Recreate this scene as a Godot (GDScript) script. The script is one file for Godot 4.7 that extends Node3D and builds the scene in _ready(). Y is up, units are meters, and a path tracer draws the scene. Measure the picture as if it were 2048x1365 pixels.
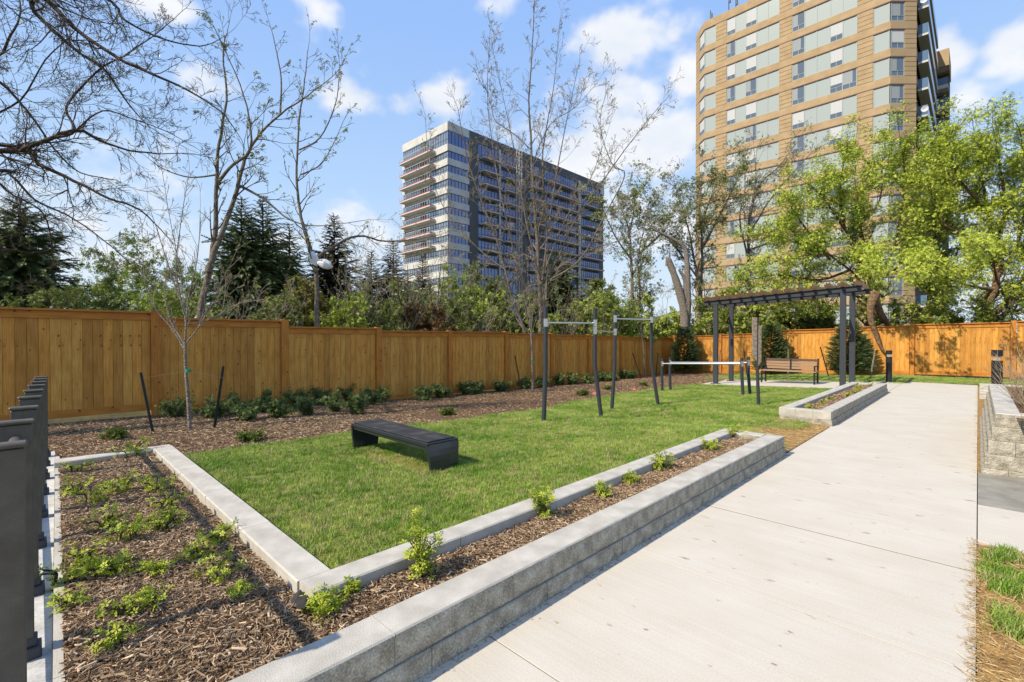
extends Node3D
# ------------------------------------------------------------------ camera and place
# X runs right across the walk, F forward along it (world z = -F), y up; the walk lies at y = 0.
const FPX := 945.0
const YAW := 44.63
const PITCH := -0.45
const EYE := 1.5
var cam: Camera3D
var rng := RandomNumberGenerator.new()
var M := {}
var taken := {}
var nz := FastNoiseLite.new()

func V(x, y, f) -> Vector3:
	return Vector3(x, y, -f)

func ray(px, py) -> Vector3:
	return cam.transform.basis * Vector3((px - 1024.0) / FPX, -(py - 682.5) / FPX, -1.0)

func at(px, py, depth) -> Vector3:
	return Vector3(0, EYE, 0) + ray(px, py) * depth

const LF := [[-60, -0.1], [-5, 0.0], [0, -0.03], [3, -0.06], [5.4, -0.2], [8, -0.28], [13, -0.33], [20, -0.4], [24, -0.42], [60, -0.5]]
const RF := [[-60, 0.0], [-6, 0.0], [-5, 0.16], [6.6, 0.16], [8, 0.02], [16, -0.02], [24, 0.0], [60, 0.0]]
func lerps(t, a) -> float:
	if t <= a[0][0]: return a[0][1]
	for i in range(1, a.size()):
		if t <= a[i][0]:
			return lerpf(a[i - 1][1], a[i][1], (t - a[i - 1][0]) / float(a[i][0] - a[i - 1][0]))
	return a[-1][1]

func G(x, f) -> float:
	var l := lerps(f, LF)
	var r := lerps(f, RF)
	return lerpf(l, r, clampf((x + 11.7) / 9.2, 0, 1))

func gp(px, py, h = 0.0) -> Vector3:
	var d := ray(px, py)
	var t := 1.0
	for i in 50:
		var tn: float = (G(d.x * t, -d.z * t) + h - EYE) / d.y
		t += 0.6 * (tn - t)
	return Vector3(d.x * t, EYE + d.y * t, d.z * t)

# ------------------------------------------------------------------ mesh builder
class MB:
	var v := PackedVector3Array()
	var n := PackedVector3Array()
	var u := PackedVector2Array()
	var c := PackedColorArray()
	var col := Color(1, 1, 1)
	var use_col := false
	var face: MB = null
	func tri(a: Vector3, b: Vector3, d: Vector3, ua = Vector2.ZERO, ub = Vector2.ZERO, ud = Vector2.ZERO):
		# a, b, d run anticlockwise seen from outside
		var nn := (b - a).cross(d - a).normalized()
		v.append(a); v.append(d); v.append(b)
		n.append(nn); n.append(nn); n.append(nn)
		u.append(ua); u.append(ud); u.append(ub)
		if use_col:
			c.append(col); c.append(col); c.append(col)
	func tri_n(a: Vector3, b: Vector3, d: Vector3, na: Vector3, nb: Vector3, nd: Vector3, ua: Vector2, ub: Vector2, ud: Vector2):
		v.append(a); v.append(d); v.append(b)
		n.append(na); n.append(nd); n.append(nb)
		u.append(ua); u.append(ud); u.append(ub)
		if use_col:
			c.append(col); c.append(col); c.append(col)
	func quad(a: Vector3, b: Vector3, d: Vector3, e: Vector3):
		var nn := (b - a).cross(d - a).normalized()
		var m := nn.abs()
		var pts := [a, b, d, e]
		var uv := []
		for p in pts:
			if m.y >= m.x and m.y >= m.z: uv.append(Vector2(p.x, p.z))
			elif m.x >= m.z: uv.append(Vector2(p.z, -p.y))
			else: uv.append(Vector2(p.x, -p.y))
		tri(a, b, d, uv[0], uv[1], uv[2])
		tri(a, d, e, uv[0], uv[2], uv[3])
	func box(p: Vector3, s: Vector3, b := Basis.IDENTITY):
		var h := s * 0.5
		var k := []
		for i in 8:
			k.append(p + b * Vector3(h.x if i & 1 else -h.x, h.y if i & 2 else -h.y, h.z if i & 4 else -h.z))
		quad(k[4], k[5], k[7], k[6]); quad(k[1], k[0], k[2], k[3])
		quad(k[5], k[1], k[3], k[7]); quad(k[0], k[4], k[6], k[2])
		quad(k[6], k[7], k[3], k[2]); quad(k[0], k[1], k[5], k[4])
	func rbox(p: Vector3, s: Vector3, r: float, b := Basis.IDENTITY):
		# box with chamfered edges
		var h := s * 0.5
		var g := h - Vector3(r, r, r)
		var ax := [Vector3.RIGHT, Vector3.UP, Vector3.BACK]
		for a in 3:
			for sg in [-1.0, 1.0]:
				var w: Vector3 = ax[a] * (h[a] * sg)
				var q: Vector3 = ax[(a + 1) % 3] * g[(a + 1) % 3]
				var t: Vector3 = ax[(a + 2) % 3] * g[(a + 2) % 3] * sg
				quad(p + b * (w - q - t), p + b * (w + q - t), p + b * (w + q + t), p + b * (w - q + t))
		for a in 3:
			var e := (a + 1) % 3
			var o := (a + 2) % 3
			for s1 in [-1.0, 1.0]:
				for s2 in [-1.0, 1.0]:
					var lo: Vector3 = ax[a] * -g[a]
					var hi: Vector3 = ax[a] * g[a]
					var p1: Vector3 = ax[e] * h[e] * s1 + ax[o] * g[o] * s2
					var p2: Vector3 = ax[e] * g[e] * s1 + ax[o] * h[o] * s2
					if s1 * s2 > 0: quad(p + b * (lo + p1), p + b * (hi + p1), p + b * (hi + p2), p + b * (lo + p2))
					else: quad(p + b * (lo + p2), p + b * (hi + p2), p + b * (hi + p1), p + b * (lo + p1))
		for i in 8:
			var sx := 1.0 if i & 1 else -1.0
			var sy := 1.0 if i & 2 else -1.0
			var sz := 1.0 if i & 4 else -1.0
			var A := p + b * Vector3(h.x * sx, g.y * sy, g.z * sz)
			var B := p + b * Vector3(g.x * sx, h.y * sy, g.z * sz)
			var C := p + b * Vector3(g.x * sx, g.y * sy, h.z * sz)
			if sx * sy * sz > 0: tri(A, B, C)
			else: tri(A, C, B)
	func tube(pts: PackedVector3Array, rad: PackedFloat32Array, sides: int, cap := false):
		var np := pts.size()
		if np < 2: return
		var pr := PackedVector3Array(); var pn := PackedVector3Array()
		var up := Vector3(0.31, 0.87, 0.38).normalized()
		var l := 0.0
		var pl := 0.0
		for i in np:
			var d: Vector3 = (pts[mini(i + 1, np - 1)] - pts[maxi(i - 1, 0)]).normalized()
			var a := d.cross(up)
			if a.length_squared() < 0.01: a = d.cross(Vector3.RIGHT)
			a = a.normalized()
			var b := a.cross(d)
			up = b
			var cn := PackedVector3Array(); var cp := PackedVector3Array()
			for k in sides + 1:
				var t := TAU * k / sides
				var nn := a * cos(t) + b * sin(t)
				cn.append(nn); cp.append(pts[i] + nn * rad[i])
			if i > 0:
				l = pl + pts[i].distance_to(pts[i - 1])
				for k in sides:
					var u0 := float(k) / sides
					var u1 := float(k + 1) / sides
					tri_n(pr[k], cp[k], cp[k + 1], pn[k], cn[k], cn[k + 1], Vector2(u0, pl), Vector2(u0, l), Vector2(u1, l))
					tri_n(pr[k], cp[k + 1], pr[k + 1], pn[k], cn[k + 1], pn[k + 1], Vector2(u0, pl), Vector2(u1, l), Vector2(u1, pl))
				pl = l
			if cap and (i == 0 or i == np - 1):
				var s := -1.0 if i == 0 else 1.0
				for k in sides:
					if s > 0: tri(pts[i], cp[k + 1], cp[k])
					else: tri(pts[i], cp[k], cp[k + 1])
			pr = cp; pn = cn
	func cyl(a: Vector3, b: Vector3, r: float, sides := 10):
		tube(PackedVector3Array([a, b]), PackedFloat32Array([r, r]), sides, true)
	func mesh() -> ArrayMesh:
		var m := ArrayMesh.new()
		var arr := []
		arr.resize(Mesh.ARRAY_MAX)
		arr[Mesh.ARRAY_VERTEX] = v
		arr[Mesh.ARRAY_NORMAL] = n
		arr[Mesh.ARRAY_TEX_UV] = u
		if use_col: arr[Mesh.ARRAY_COLOR] = c
		m.add_surface_from_arrays(Mesh.PRIMITIVE_TRIANGLES, arr)
		return m

# ------------------------------------------------------------------ nodes
func numbered(key, called) -> String:
	var k = str(key) + "/" + called
	taken[k] = taken.get(k, -1) + 1
	return called if taken[k] == 0 else "%s_%03d" % [called, taken[k]]

func tag(o, label, category, group = ""):
	o.set_meta("label", label); o.set_meta("category", category)
	if group: o.set_meta("group", group)
	return o

func thing(called, label, category, where = Vector3.ZERO, group = "") -> Node3D:
	var o := Node3D.new()
	o.name = numbered("", called)
	add_child(o); o.position = where
	tag(o, label, category, group)
	return o

func part(parent, called, m, mat, pos = Vector3.ZERO, basis = Basis.IDENTITY) -> MeshInstance3D:
	var o := MeshInstance3D.new()
	o.name = numbered(parent.get_instance_id(), called)
	o.mesh = m if m is Mesh else m.mesh()
	o.material_override = mat
	o.transform = Transform3D(basis, pos)
	parent.add_child(o)
	return o

func struct(called, m, mat, parent = null) -> MeshInstance3D:
	var o := part(self if parent == null else parent, called, m, mat)
	if parent == null: o.set_meta("kind", "structure")
	return o

func copy(o, where, label = "", turn = 0.0) -> Node3D:
	var c = o.duplicate()
	c.name = numbered("", str(o.name).get_slice("_0", 0))
	add_child(c); c.position = where; c.rotation.y = turn
	if label: c.set_meta("label", label)
	return c

func scatter(parent, called, mesh, mat, xf: Array, cols: Array, stuff = true) -> MultiMeshInstance3D:
	var mm := MultiMesh.new()
	mm.transform_format = MultiMesh.TRANSFORM_3D
	mm.use_colors = true
	mm.mesh = mesh
	mm.instance_count = xf.size()
	for i in xf.size():
		mm.set_instance_transform(i, xf[i]); mm.set_instance_color(i, cols[i])
	var o := MultiMeshInstance3D.new()
	o.name = numbered(parent.get_instance_id(), called)
	o.multimesh = mm
	o.material_override = mat
	parent.add_child(o)
	if stuff: o.set_meta("kind", "stuff")
	return o

func rnd(a, b) -> float:
	return rng.randf_range(a, b)

# ------------------------------------------------------------------ textures and materials
func lin(r, g, b) -> Color:
	return Color(r, g, b).linear_to_srgb()

func noise_img(w, h, freq, oct, sd) -> Image:
	var f := FastNoiseLite.new()
	f.seed = sd; f.frequency = freq; f.fractal_octaves = oct
	f.noise_type = FastNoiseLite.TYPE_SIMPLEX_SMOOTH
	return f.get_seamless_image(w, h, false, false, 0.12)

func mix_tex(w, h, a: Color, b: Color, parts: Array, power = 1.0) -> ImageTexture:
	# parts: [freq, octaves, seed, weight]
	var ims := []
	for p in parts: ims.append(noise_img(w, h, p[0], p[1], p[2]))
	var im := Image.create(w, h, true, Image.FORMAT_RGB8)
	for y in h:
		for x in w:
			var t := 0.0
			for i in parts.size():
				t += (ims[i].get_pixel(x, y).r - 0.5) * parts[i][3]
			t = clampf(0.5 + t, 0, 1)
			im.set_pixel(x, y, a.lerp(b, pow(t, power)))
	im.generate_mipmaps()
	return ImageTexture.create_from_image(im)

func bump_tex(w, freq, oct, sd, strength) -> ImageTexture:
	var im := noise_img(w, w, freq, oct, sd)
	im.convert(Image.FORMAT_RGBA8)
	im.bump_map_to_normal_map(strength)
	im.generate_mipmaps()
	return ImageTexture.create_from_image(im)

func mat(color: Color, rough = 0.9, metal = 0.0) -> StandardMaterial3D:
	var m := StandardMaterial3D.new()
	m.albedo_color = color; m.roughness = rough; m.metallic = metal
	m.metallic_specular = 0.4
	return m

func triplanar(m, scale, world = true):
	m.uv1_triplanar = true
	m.uv1_world_triplanar = world
	m.uv1_scale = Vector3(scale, scale, scale)
	m.uv1_triplanar_sharpness = 4.0
	return m

func leaf_mat(back: Color) -> StandardMaterial3D:
	var m := mat(Color(1, 1, 1), 0.6)
	m.vertex_color_use_as_albedo = true
	m.cull_mode = BaseMaterial3D.CULL_DISABLED
	m.backlight_enabled = true
	m.backlight = back
	return m

func wood_tex() -> ImageTexture:
	# eight board faces side by side: vertical grain, knots, tone of each board
	var w := 512
	var h := 1024
	var im := Image.create(w, h, true, Image.FORMAT_RGB8)
	var f := FastNoiseLite.new()
	f.seed = 11; f.frequency = 0.01; f.fractal_octaves = 3
	var r := RandomNumberGenerator.new()
	r.seed = 5
	var knots := []
	var tone := []
	for b in 8:
		tone.append([r.randf_range(-0.10, 0.10), r.randf_range(0, 1)])
		var kn := []
		for k in r.randi_range(2, 5):
			kn.append([r.randf_range(8, 56), r.randf_range(20, h - 20), r.randf_range(2.5, 6.0), r.randf_range(0.25, 0.85)])
		knots.append(kn)
	var light := Color(0.84, 0.63, 0.30)
	var dark := Color(0.68, 0.465, 0.185)
	var knot := Color(0.26, 0.14, 0.05)
	for b in 8:
		for x in 64:
			for y in h:
				var bend := 0.0
				var kd := 0.0
				for k in knots[b]:
					var dy: float = (y - k[1]) / 1.15
					if absf(dy) > 60.0: continue
					var dx: float = x - k[0]
					var d2: float = (dx * dx + dy * dy * 0.45) / (k[2] * k[2])
					if d2 < 12.0:
						bend += signf(dx) * 6.0 * exp(-d2 * 0.35)
						if d2 < 2.2: kd = maxf(kd, k[3] * smoothstep(2.2, 0.6, d2))
				var gx: float = b * 64 + x + bend
				var g := f.get_noise_2d(gx * 9.0, y * 0.22 + b * 700) * 0.5 + f.get_noise_2d(gx * 30.0, y * 0.9) * 0.25
				var blot := f.get_noise_2d(gx * 1.3 + 900, y * 0.35 + b * 300)
				var t := clampf(0.40 + g * 0.9 + blot * 0.45 + tone[b][0] * 1.5, 0, 1)
				var cc := light.lerp(dark, t).lerp(knot, kd * 0.85)
				im.set_pixel(b * 64 + x, y, cc)
	im.generate_mipmaps()
	return ImageTexture.create_from_image(im)

func walk_tex() -> ImageTexture:
	var w := 512
	var h := 1536
	var im := Image.create(w, h, true, Image.FORMAT_RGB8)
	var a := noise_img(w, h, 0.006, 4, 31)
	var b := noise_img(w, h, 0.35, 2, 32)
	var br := noise_img(w, h, 0.03, 3, 33)
	var base := Color(0.752, 0.730, 0.682)
	var warm := Color(0.722, 0.695, 0.640)
	for y in h:
		for x in w:
			var t := clampf((a.get_pixel(x, y).r - 0.5) * 0.9 + 0.45 + (br.get_pixel(int(x / 4.0), y).r - 0.5) * 0.5, 0, 1)
			var s := (b.get_pixel(x, y).r - 0.5) * 0.07 + (br.get_pixel(int(x / 16.0), (y * 7) % h).r - 0.5) * 0.035
			var cc := base.lerp(warm, t)
			im.set_pixel(x, y, Color(cc.r + s, cc.g + s, cc.b + s))
	var r := RandomNumberGenerator.new()
	r.seed = 77
	var spots := FastNoiseLite.new()
	spots.frequency = 0.16; spots.seed = 3
	for i in 230:                                          # muddy scuffs and leaf stains
		var cx := r.randi_range(0, w - 1)
		var cy := r.randi_range(0, h - 1)
		var rx := r.randf_range(2, 13) * (0.4 if i % 3 else 1.0)
		var ry := rx * r.randf_range(0.15, 0.6)
		var an := r.randf_range(-0.5, 0.5)
		var k := r.randf_range(0.12, 0.6)
		var tint := Color(0.45, 0.37, 0.25) if i % 4 else Color(0.25, 0.21, 0.16)
		for dy in range(-14, 15):
			for dx in range(-14, 15):
				var ex := dx * cos(an) + dy * sin(an)
				var ey := dy * cos(an) - dx * sin(an)
				var q := ex * ex / (rx * rx) + ey * ey / (ry * ry) + spots.get_noise_2d(cx + dx, cy + dy) * 1.2
				if q < 1.0:
					var x := posmod(cx + dx, w)
					var y := posmod(cy + dy, h)
					im.set_pixel(x, y, im.get_pixel(x, y).lerp(tint, k * (1.0 - maxf(q, 0.0))))
	im.generate_mipmaps()
	return ImageTexture.create_from_image(im)

func make_materials():
	var wt := wood_tex()
	var tints := [Color(1, 1, 1), Color(0.95, 0.92, 0.88), Color(1.0, 0.96, 0.90), Color(0.88, 0.84, 0.79)]
	M.cedar = []
	for t in tints:
		var m := mat(t, 0.62)
		m.albedo_texture = wt
		M.cedar.append(m)
	M.cedar_rail = mat(Color(0.90, 0.80, 0.70), 0.62)
	M.cedar_rail.albedo_texture = wt
	M.walk = mat(Color(1, 1, 1), 0.92)
	M.walk.albedo_texture = walk_tex()
	M.walk.uv1_scale = Vector3(1.0 / 2.0, 1.0 / 6.0, 1)
	var rough_n := bump_tex(512, 0.05, 5, 41, 10.0)
	M.pad = mat(Color(1, 1, 1), 0.92)
	M.pad.albedo_texture = M.walk.albedo_texture
	M.pad.uv1_scale = Vector3(1.0 / 2.0, 1.0 / 6.0, 1)
	M.block = mat(Color(1, 1, 1), 0.95)
	M.block.albedo_texture = mix_tex(512, 512, Color(0.47, 0.445, 0.39), Color(0.73, 0.71, 0.65), [[0.012, 4, 51, 0.9], [0.10, 4, 52, 0.9]])
	M.block.normal_enabled = true
	M.block.normal_texture = rough_n
	M.block.normal_scale = 0.55
	triplanar(M.block, 1.4)
	M.coping = mat(Color(1, 1, 1), 0.93)
	M.coping.albedo_texture = mix_tex(512, 512, Color(0.62, 0.605, 0.565), Color(0.75, 0.735, 0.695), [[0.008, 4, 53, 0.9], [0.25, 3, 54, 0.8]])
	M.coping.normal_enabled = true
	M.coping.normal_texture = bump_tex(512, 0.25, 3, 42, 3.0)
	M.coping.normal_scale = 0.35
	triplanar(M.coping, 1.1)
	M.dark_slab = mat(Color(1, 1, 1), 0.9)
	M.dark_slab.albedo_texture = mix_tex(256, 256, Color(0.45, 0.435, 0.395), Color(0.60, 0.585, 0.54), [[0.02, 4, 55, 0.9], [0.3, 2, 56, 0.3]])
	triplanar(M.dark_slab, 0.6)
	M.soil = mat(Color(1, 1, 1), 1.0)
	M.soil.albedo_texture = mix_tex(512, 512, Color(0.27, 0.195, 0.13), Color(0.54, 0.42, 0.30), [[0.01, 4, 61, 0.7], [0.09, 4, 62, 1.1]])
	M.soil.normal_enabled = true
	M.soil.normal_texture = bump_tex(512, 0.08, 4, 43, 12.0)
	triplanar(M.soil, 0.9)
	M.ground = mat(Color(1, 1, 1), 1.0)
	M.ground.albedo_texture = mix_tex(256, 256, Color(0.20, 0.19, 0.10), Color(0.36, 0.34, 0.20), [[0.01, 4, 63, 0.8], [0.1, 3, 64, 0.9]])
	triplanar(M.ground, 0.3)
	M.turf = mat(Color(1, 1, 1), 1.0)
	M.turf.albedo_texture = mix_tex(512, 512, Color(0.34, 0.37, 0.14), Color(0.54, 0.53, 0.26), [[0.01, 4, 65, 0.7], [0.12, 3, 66, 0.9]])
	triplanar(M.turf, 0.5)
	M.straw = mat(Color(1, 1, 1), 1.0)
	M.straw.albedo_texture = mix_tex(512, 512, Color(0.40, 0.29, 0.15), Color(0.72, 0.58, 0.35), [[0.012, 4, 67, 0.7], [0.15, 3, 68, 1.0]])
	triplanar(M.straw, 0.8)
	M.tint = mat(Color(1, 1, 1), 0.95)
	M.tint.vertex_color_use_as_albedo = true
	M.tint.cull_mode = BaseMaterial3D.CULL_DISABLED
	M.grass = leaf_mat(Color(0.30, 0.38, 0.08))
	M.leaf = leaf_mat(Color(0.50, 0.60, 0.09))
	M.needle = mat(Color(1, 1, 1), 0.75)
	M.needle.vertex_color_use_as_albedo = true
	M.needle.cull_mode = BaseMaterial3D.CULL_DISABLED
	var bark_n := bump_tex(256, 0.06, 4, 44, 14.0)
	M.bark = []
	for cc in [[Color(0.21, 0.18, 0.15), Color(0.40, 0.35, 0.30)], [Color(0.36, 0.33, 0.295), Color(0.58, 0.54, 0.48)], [Color(0.40, 0.37, 0.34), Color(0.64, 0.60, 0.56)], [Color(0.30, 0.22, 0.15), Color(0.62, 0.52, 0.40)]]:
		var m := mat(Color(1, 1, 1), 0.95)
		m.albedo_texture = mix_tex(128, 128, cc[0], cc[1], [[0.03, 3, 71, 0.9], [0.2, 3, 72, 0.8]])
		m.normal_enabled = true
		m.normal_texture = bark_n
		triplanar(m, 2.0)
		M.bark.append(m)
	M.twig = mat(lin(0.10, 0.078, 0.062), 0.9)
	M.twig_pale = mat(lin(0.24, 0.20, 0.165), 0.9)
	M.charcoal = mat(lin(0.040, 0.046, 0.056), 0.42)
	M.bronze = mat(Color(1, 1, 1), 0.5)
	M.bronze.albedo_texture = mix_tex(256, 256, Color(0.29, 0.275, 0.25), Color(0.37, 0.355, 0.325), [[0.02, 4, 76, 0.9], [0.3, 2, 77, 0.4]])
	triplanar(M.bronze, 1.5)
	M.rubber = mat(lin(0.035, 0.04, 0.048), 0.5)
	M.steel = mat(lin(0.62, 0.62, 0.61), 0.28, 1.0)
	M.black = mat(lin(0.018, 0.018, 0.02), 0.45)
	M.gloss_black = mat(lin(0.022, 0.026, 0.032), 0.22)
	M.gloss_black.clearcoat_enabled = true
	M.gloss_black.clearcoat = 0.6
	M.gloss_black.clearcoat_roughness = 0.12
	M.mat_black = mat(Color(1, 1, 1), 0.8)
	M.mat_black.albedo_texture = mix_tex(256, 256, Color(0.15, 0.15, 0.155), Color(0.27, 0.265, 0.255), [[0.015, 4, 78, 1.3], [0.2, 3, 79, 0.6]], 1.8)
	triplanar(M.mat_black, 1.2)
	M.pergola_wood = mat(lin(0.46, 0.27, 0.12), 0.7)
	M.bench_wood = mat(lin(0.31, 0.205, 0.125), 0.6)
	M.bench_dark = mat(lin(0.10, 0.065, 0.045), 0.6)
	M.grey_wood = mat(Color(1, 1, 1), 0.9)
	M.grey_wood.albedo_texture = mix_tex(128, 128, Color(0.42, 0.38, 0.33), Color(0.66, 0.60, 0.52), [[0.03, 4, 73, 1.2]])
	triplanar(M.grey_wood, 3.0)
	M.white = mat(lin(0.78, 0.78, 0.77), 0.6)
	M.white_bag = mat(lin(0.75, 0.76, 0.76), 0.5)
	M.white_bag.cull_mode = BaseMaterial3D.CULL_DISABLED
	M.strip = mat(Color(1, 1, 1), 0.9)
	M.strip.albedo_texture = mix_tex(256, 256, Color(0.62, 0.62, 0.60), Color(0.79, 0.785, 0.765), [[0.02, 4, 74, 1.0], [0.2, 3, 75, 0.8]])
	triplanar(M.strip, 1.0)
	M.green_tie = mat(lin(0.02, 0.25, 0.12), 0.6)
	M.pink = mat(lin(0.75, 0.16, 0.20), 0.7)
	M.pink.cull_mode = BaseMaterial3D.CULL_DISABLED
	M.stake = mat(lin(0.022, 0.03, 0.026), 0.6)
	M.lens = mat(Color(0.9, 0.85, 0.8, 0.35), 0.1)
	M.lens.transparency = BaseMaterial3D.TRANSPARENCY_ALPHA
	# towers
	M.brick = mat(Color(1, 1, 1), 0.9)
	M.brick.albedo_texture = mix_tex(256, 256, Color(0.61, 0.525, 0.40), Color(0.695, 0.61, 0.48), [[0.01, 4, 81, 0.8], [0.2, 3, 82, 0.7]])
	triplanar(M.brick, 0.25)
	M.brown_course = mat(lin(0.20, 0.115, 0.085), 0.9)
	M.joint_dark = mat(lin(0.05, 0.04, 0.03), 0.95)
	M.joint = mat(lin(0.13, 0.10, 0.075), 0.95)
	M.frame = mat(lin(0.30, 0.34, 0.34), 0.5)
	M.spandrel = mat(lin(0.335, 0.385, 0.375), 0.2)
	M.glass = mat(lin(0.10, 0.13, 0.17), 0.06)
	M.glass.metallic_specular = 0.9
	M.front_glass = mat(lin(0.36, 0.40, 0.44), 0.08, 0.7)
	M.blue_glass = mat(lin(0.11, 0.15, 0.28), 0.1, 0.7)
	M.blue_glass.metallic_specular = 0.9
	M.curtain = mat(lin(0.50, 0.52, 0.52), 0.9)
	M.curtain_dim = mat(lin(0.30, 0.33, 0.34), 0.9)
	M.panel_white = mat(Color(1, 1, 1), 0.6)
	M.panel_white.albedo_texture = mix_tex(128, 128, Color(0.71, 0.71, 0.69), Color(0.79, 0.79, 0.77), [[0.02, 3, 83, 1.0]])
	triplanar(M.panel_white, 0.1)
	M.panel_grey = mat(lin(0.085, 0.09, 0.095), 0.6)
	M.slab_edge = mat(lin(0.52, 0.52, 0.49), 0.85)
	M.red_strip = mat(lin(0.42, 0.05, 0.04), 0.6)
	M.mast = mat(lin(0.50, 0.51, 0.52), 0.5)
	M.balcony_blue = mat(lin(0.10, 0.17, 0.27), 0.12)

# ------------------------------------------------------------------ sky
func make_sky() -> ImageTexture:
	var w := 2560
	var h := 1280
	var im: Image
	var f := FastNoiseLite.new()
	f.seed = 21; f.frequency = 6.5; f.fractal_octaves = 5; f.fractal_gain = 0.55
	f.noise_type = FastNoiseLite.TYPE_SIMPLEX_SMOOTH
	var lo := FastNoiseLite.new()
	lo.seed = 8; lo.frequency = 1.6; lo.fractal_octaves = 3
	# clouds seen in the photograph: pixel centre, half size, strength
	var cl := [[1240, 62, 130, 48, 1.2], [1300, 15, 90, 30, 0.7], [1250, 290, 190, 90, 1.15], [1120, 260, 90, 50, 0.8], [630, 25, 60, 42, 0.9], [705, 195, 52, 32, 1.0], [900, 205, 45, 36, 0.95], [325, 10, 70, 28, 0.8], [420, 160, 120, 42, 0.55], [300, 400, 160, 80, 0.6], [1375, 150, 40, 60, 0.8], [1890, 100, 50, 50, 0.9], [2030, 90, 50, 55, 0.95], [1985, 140, 36, 22, 0.6], [1940, 225, 60, 55, 0.8], [1000, 10, 60, 26, 0.7], [1330, 420, 200, 80, 0.8], [805, 205, 40, 24, 0.5], [1960, 420, 120, 120, 0.6], [160, 480, 200, 60, 0.6], [700, 480, 200, 60, 0.45]]
	var cd := []
	for c in cl:
		var d := ray(c[0], c[1]).normalized()
		var k := 1.0 / sqrt(1.0 + pow((c[0] - 1024.0) / FPX, 2.0) + pow((c[1] - 675.0) / FPX, 2.0))
		cd.append([atan2(d.x, -d.z), asin(d.y), c[2] / FPX * k * k * 1.15 / cos(asin(d.y)), c[3] / FPX * k, c[4]])
	var half := int(h / 2)
	var data := PackedFloat32Array()
	data.resize(w * h * 3)
	data.fill(0.24)
	var yaw := deg_to_rad(YAW)
	for y in range(0, half + 3):
		var el := PI * (0.5 - (y + 0.5) / h)
		var s := sin(el)
		var ce := cos(el)
		var t := clampf(s / 0.62, 0, 1)
		var base := Color(0.58, 0.67, 0.75).lerp(Color(0.40, 0.56, 0.76), smoothstep(0.0, 0.5, t)).lerp(Color(0.245, 0.405, 0.735), smoothstep(0.2, 1.0, t))
		base = base.lerp(Color(0.15, 0.30, 0.66), smoothstep(0.6, 1.0, s))
		var act := []
		for c in cd:
			var ey: float = (el - c[1]) / c[3]
			if absf(ey) < 2.2: act.append([c[0], 1.0 / c[2], ey * ey, c[4]])
		var at_i := y * w * 3
		for x in w:
			var az := wrapf(TAU * (x + 0.5) / w, -PI, PI)
			var m := 0.0
			var off := absf(wrapf(az + yaw, -PI, PI))
			var dx := sin(az) * ce
			var dz := -cos(az) * ce
			if off < 1.3:
				for c in act:
					var ex: float = (az - c[0]) * c[1]
					if absf(ex) < 2.2:
						var q: float = ex * ex + c[2]
						if q < 5.0: m = maxf(m, c[3] * exp(-q * 0.75))
			if off > 0.9:                                   # the sky goes on with the same broken cloud all round
				m = maxf(m, smoothstep(0.08, 0.45, lo.get_noise_3d(dx, s * 1.6, dz)) * 0.95 * smoothstep(0.9, 1.15, off))
			var cr := base.r
			var cg := base.g
			var cb := base.b
			if m > 0.04:
				var dens := smoothstep(0.24, 0.92, m + f.get_noise_3d(dx, s * 1.5, dz) * 0.85)
				if dens > 0.0:
					var k := clampf(0.3 + f.get_noise_3d(dx * 0.6 + 3.0, s * 1.6 + 0.03, dz * 0.6) * 0.9, 0, 1)
					dens *= 0.94
					cr = lerpf(cr, lerpf(0.76, 0.60, k), dens)
					cg = lerpf(cg, lerpf(0.765, 0.64, k), dens)
					cb = lerpf(cb, lerpf(0.775, 0.71, k), dens)
			data[at_i] = cr; data[at_i + 1] = cg; data[at_i + 2] = cb
			at_i += 3
	im = Image.create_from_data(w, h, false, Image.FORMAT_RGBF, data.to_byte_array())
	return ImageTexture.create_from_image(im)

func setup_view():
	cam = Camera3D.new()
	cam.name = "camera"
	cam.position = Vector3(0, EYE, 0)
	cam.rotation_degrees = Vector3(PITCH, YAW, 0)
	cam.fov = rad_to_deg(2.0 * atan(682.5 / FPX))
	cam.near = 0.05
	cam.far = 3000.0
	add_child(cam)
	cam.current = true
	var sun := DirectionalLight3D.new()
	sun.name = "sun"
	add_child(sun)
	sun.look_at_from_position(Vector3.ZERO, Vector3(0.30, -1.0, -1.0), Vector3.UP)
	sun.light_energy = 1.55
	sun.light_angular_distance = 0.6
	sun.light_color = Color(1.0, 0.945, 0.86)
	sun.shadow_enabled = true
	var sm := PanoramaSkyMaterial.new()
	sm.panorama = make_sky()
	var sky := Sky.new()
	sky.sky_material = sm
	var env := Environment.new()
	env.background_mode = Environment.BG_SKY
	env.sky = sky
	env.tonemap_mode = Environment.TONE_MAPPER_LINEAR
	env.tonemap_exposure = 1.32
	env.sdfgi_enabled = true
	env.ssao_enabled = true
	env.ssil_enabled = true
	var we := WorldEnvironment.new()
	we.environment = env
	add_child(we)

func _ready():
	rng.seed = 12345
	nz.seed = 4; nz.frequency = 0.35; nz.fractal_octaves = 3
	setup_view()
	make_materials()
	make_ground()
	make_fences()
	make_planters()
	make_railing()
	make_pergola()
	make_equipment()
	make_furniture()
	make_brick_tower()
	make_white_tower()
	make_trees()
	make_bed_plants()
	make_cover()

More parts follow.
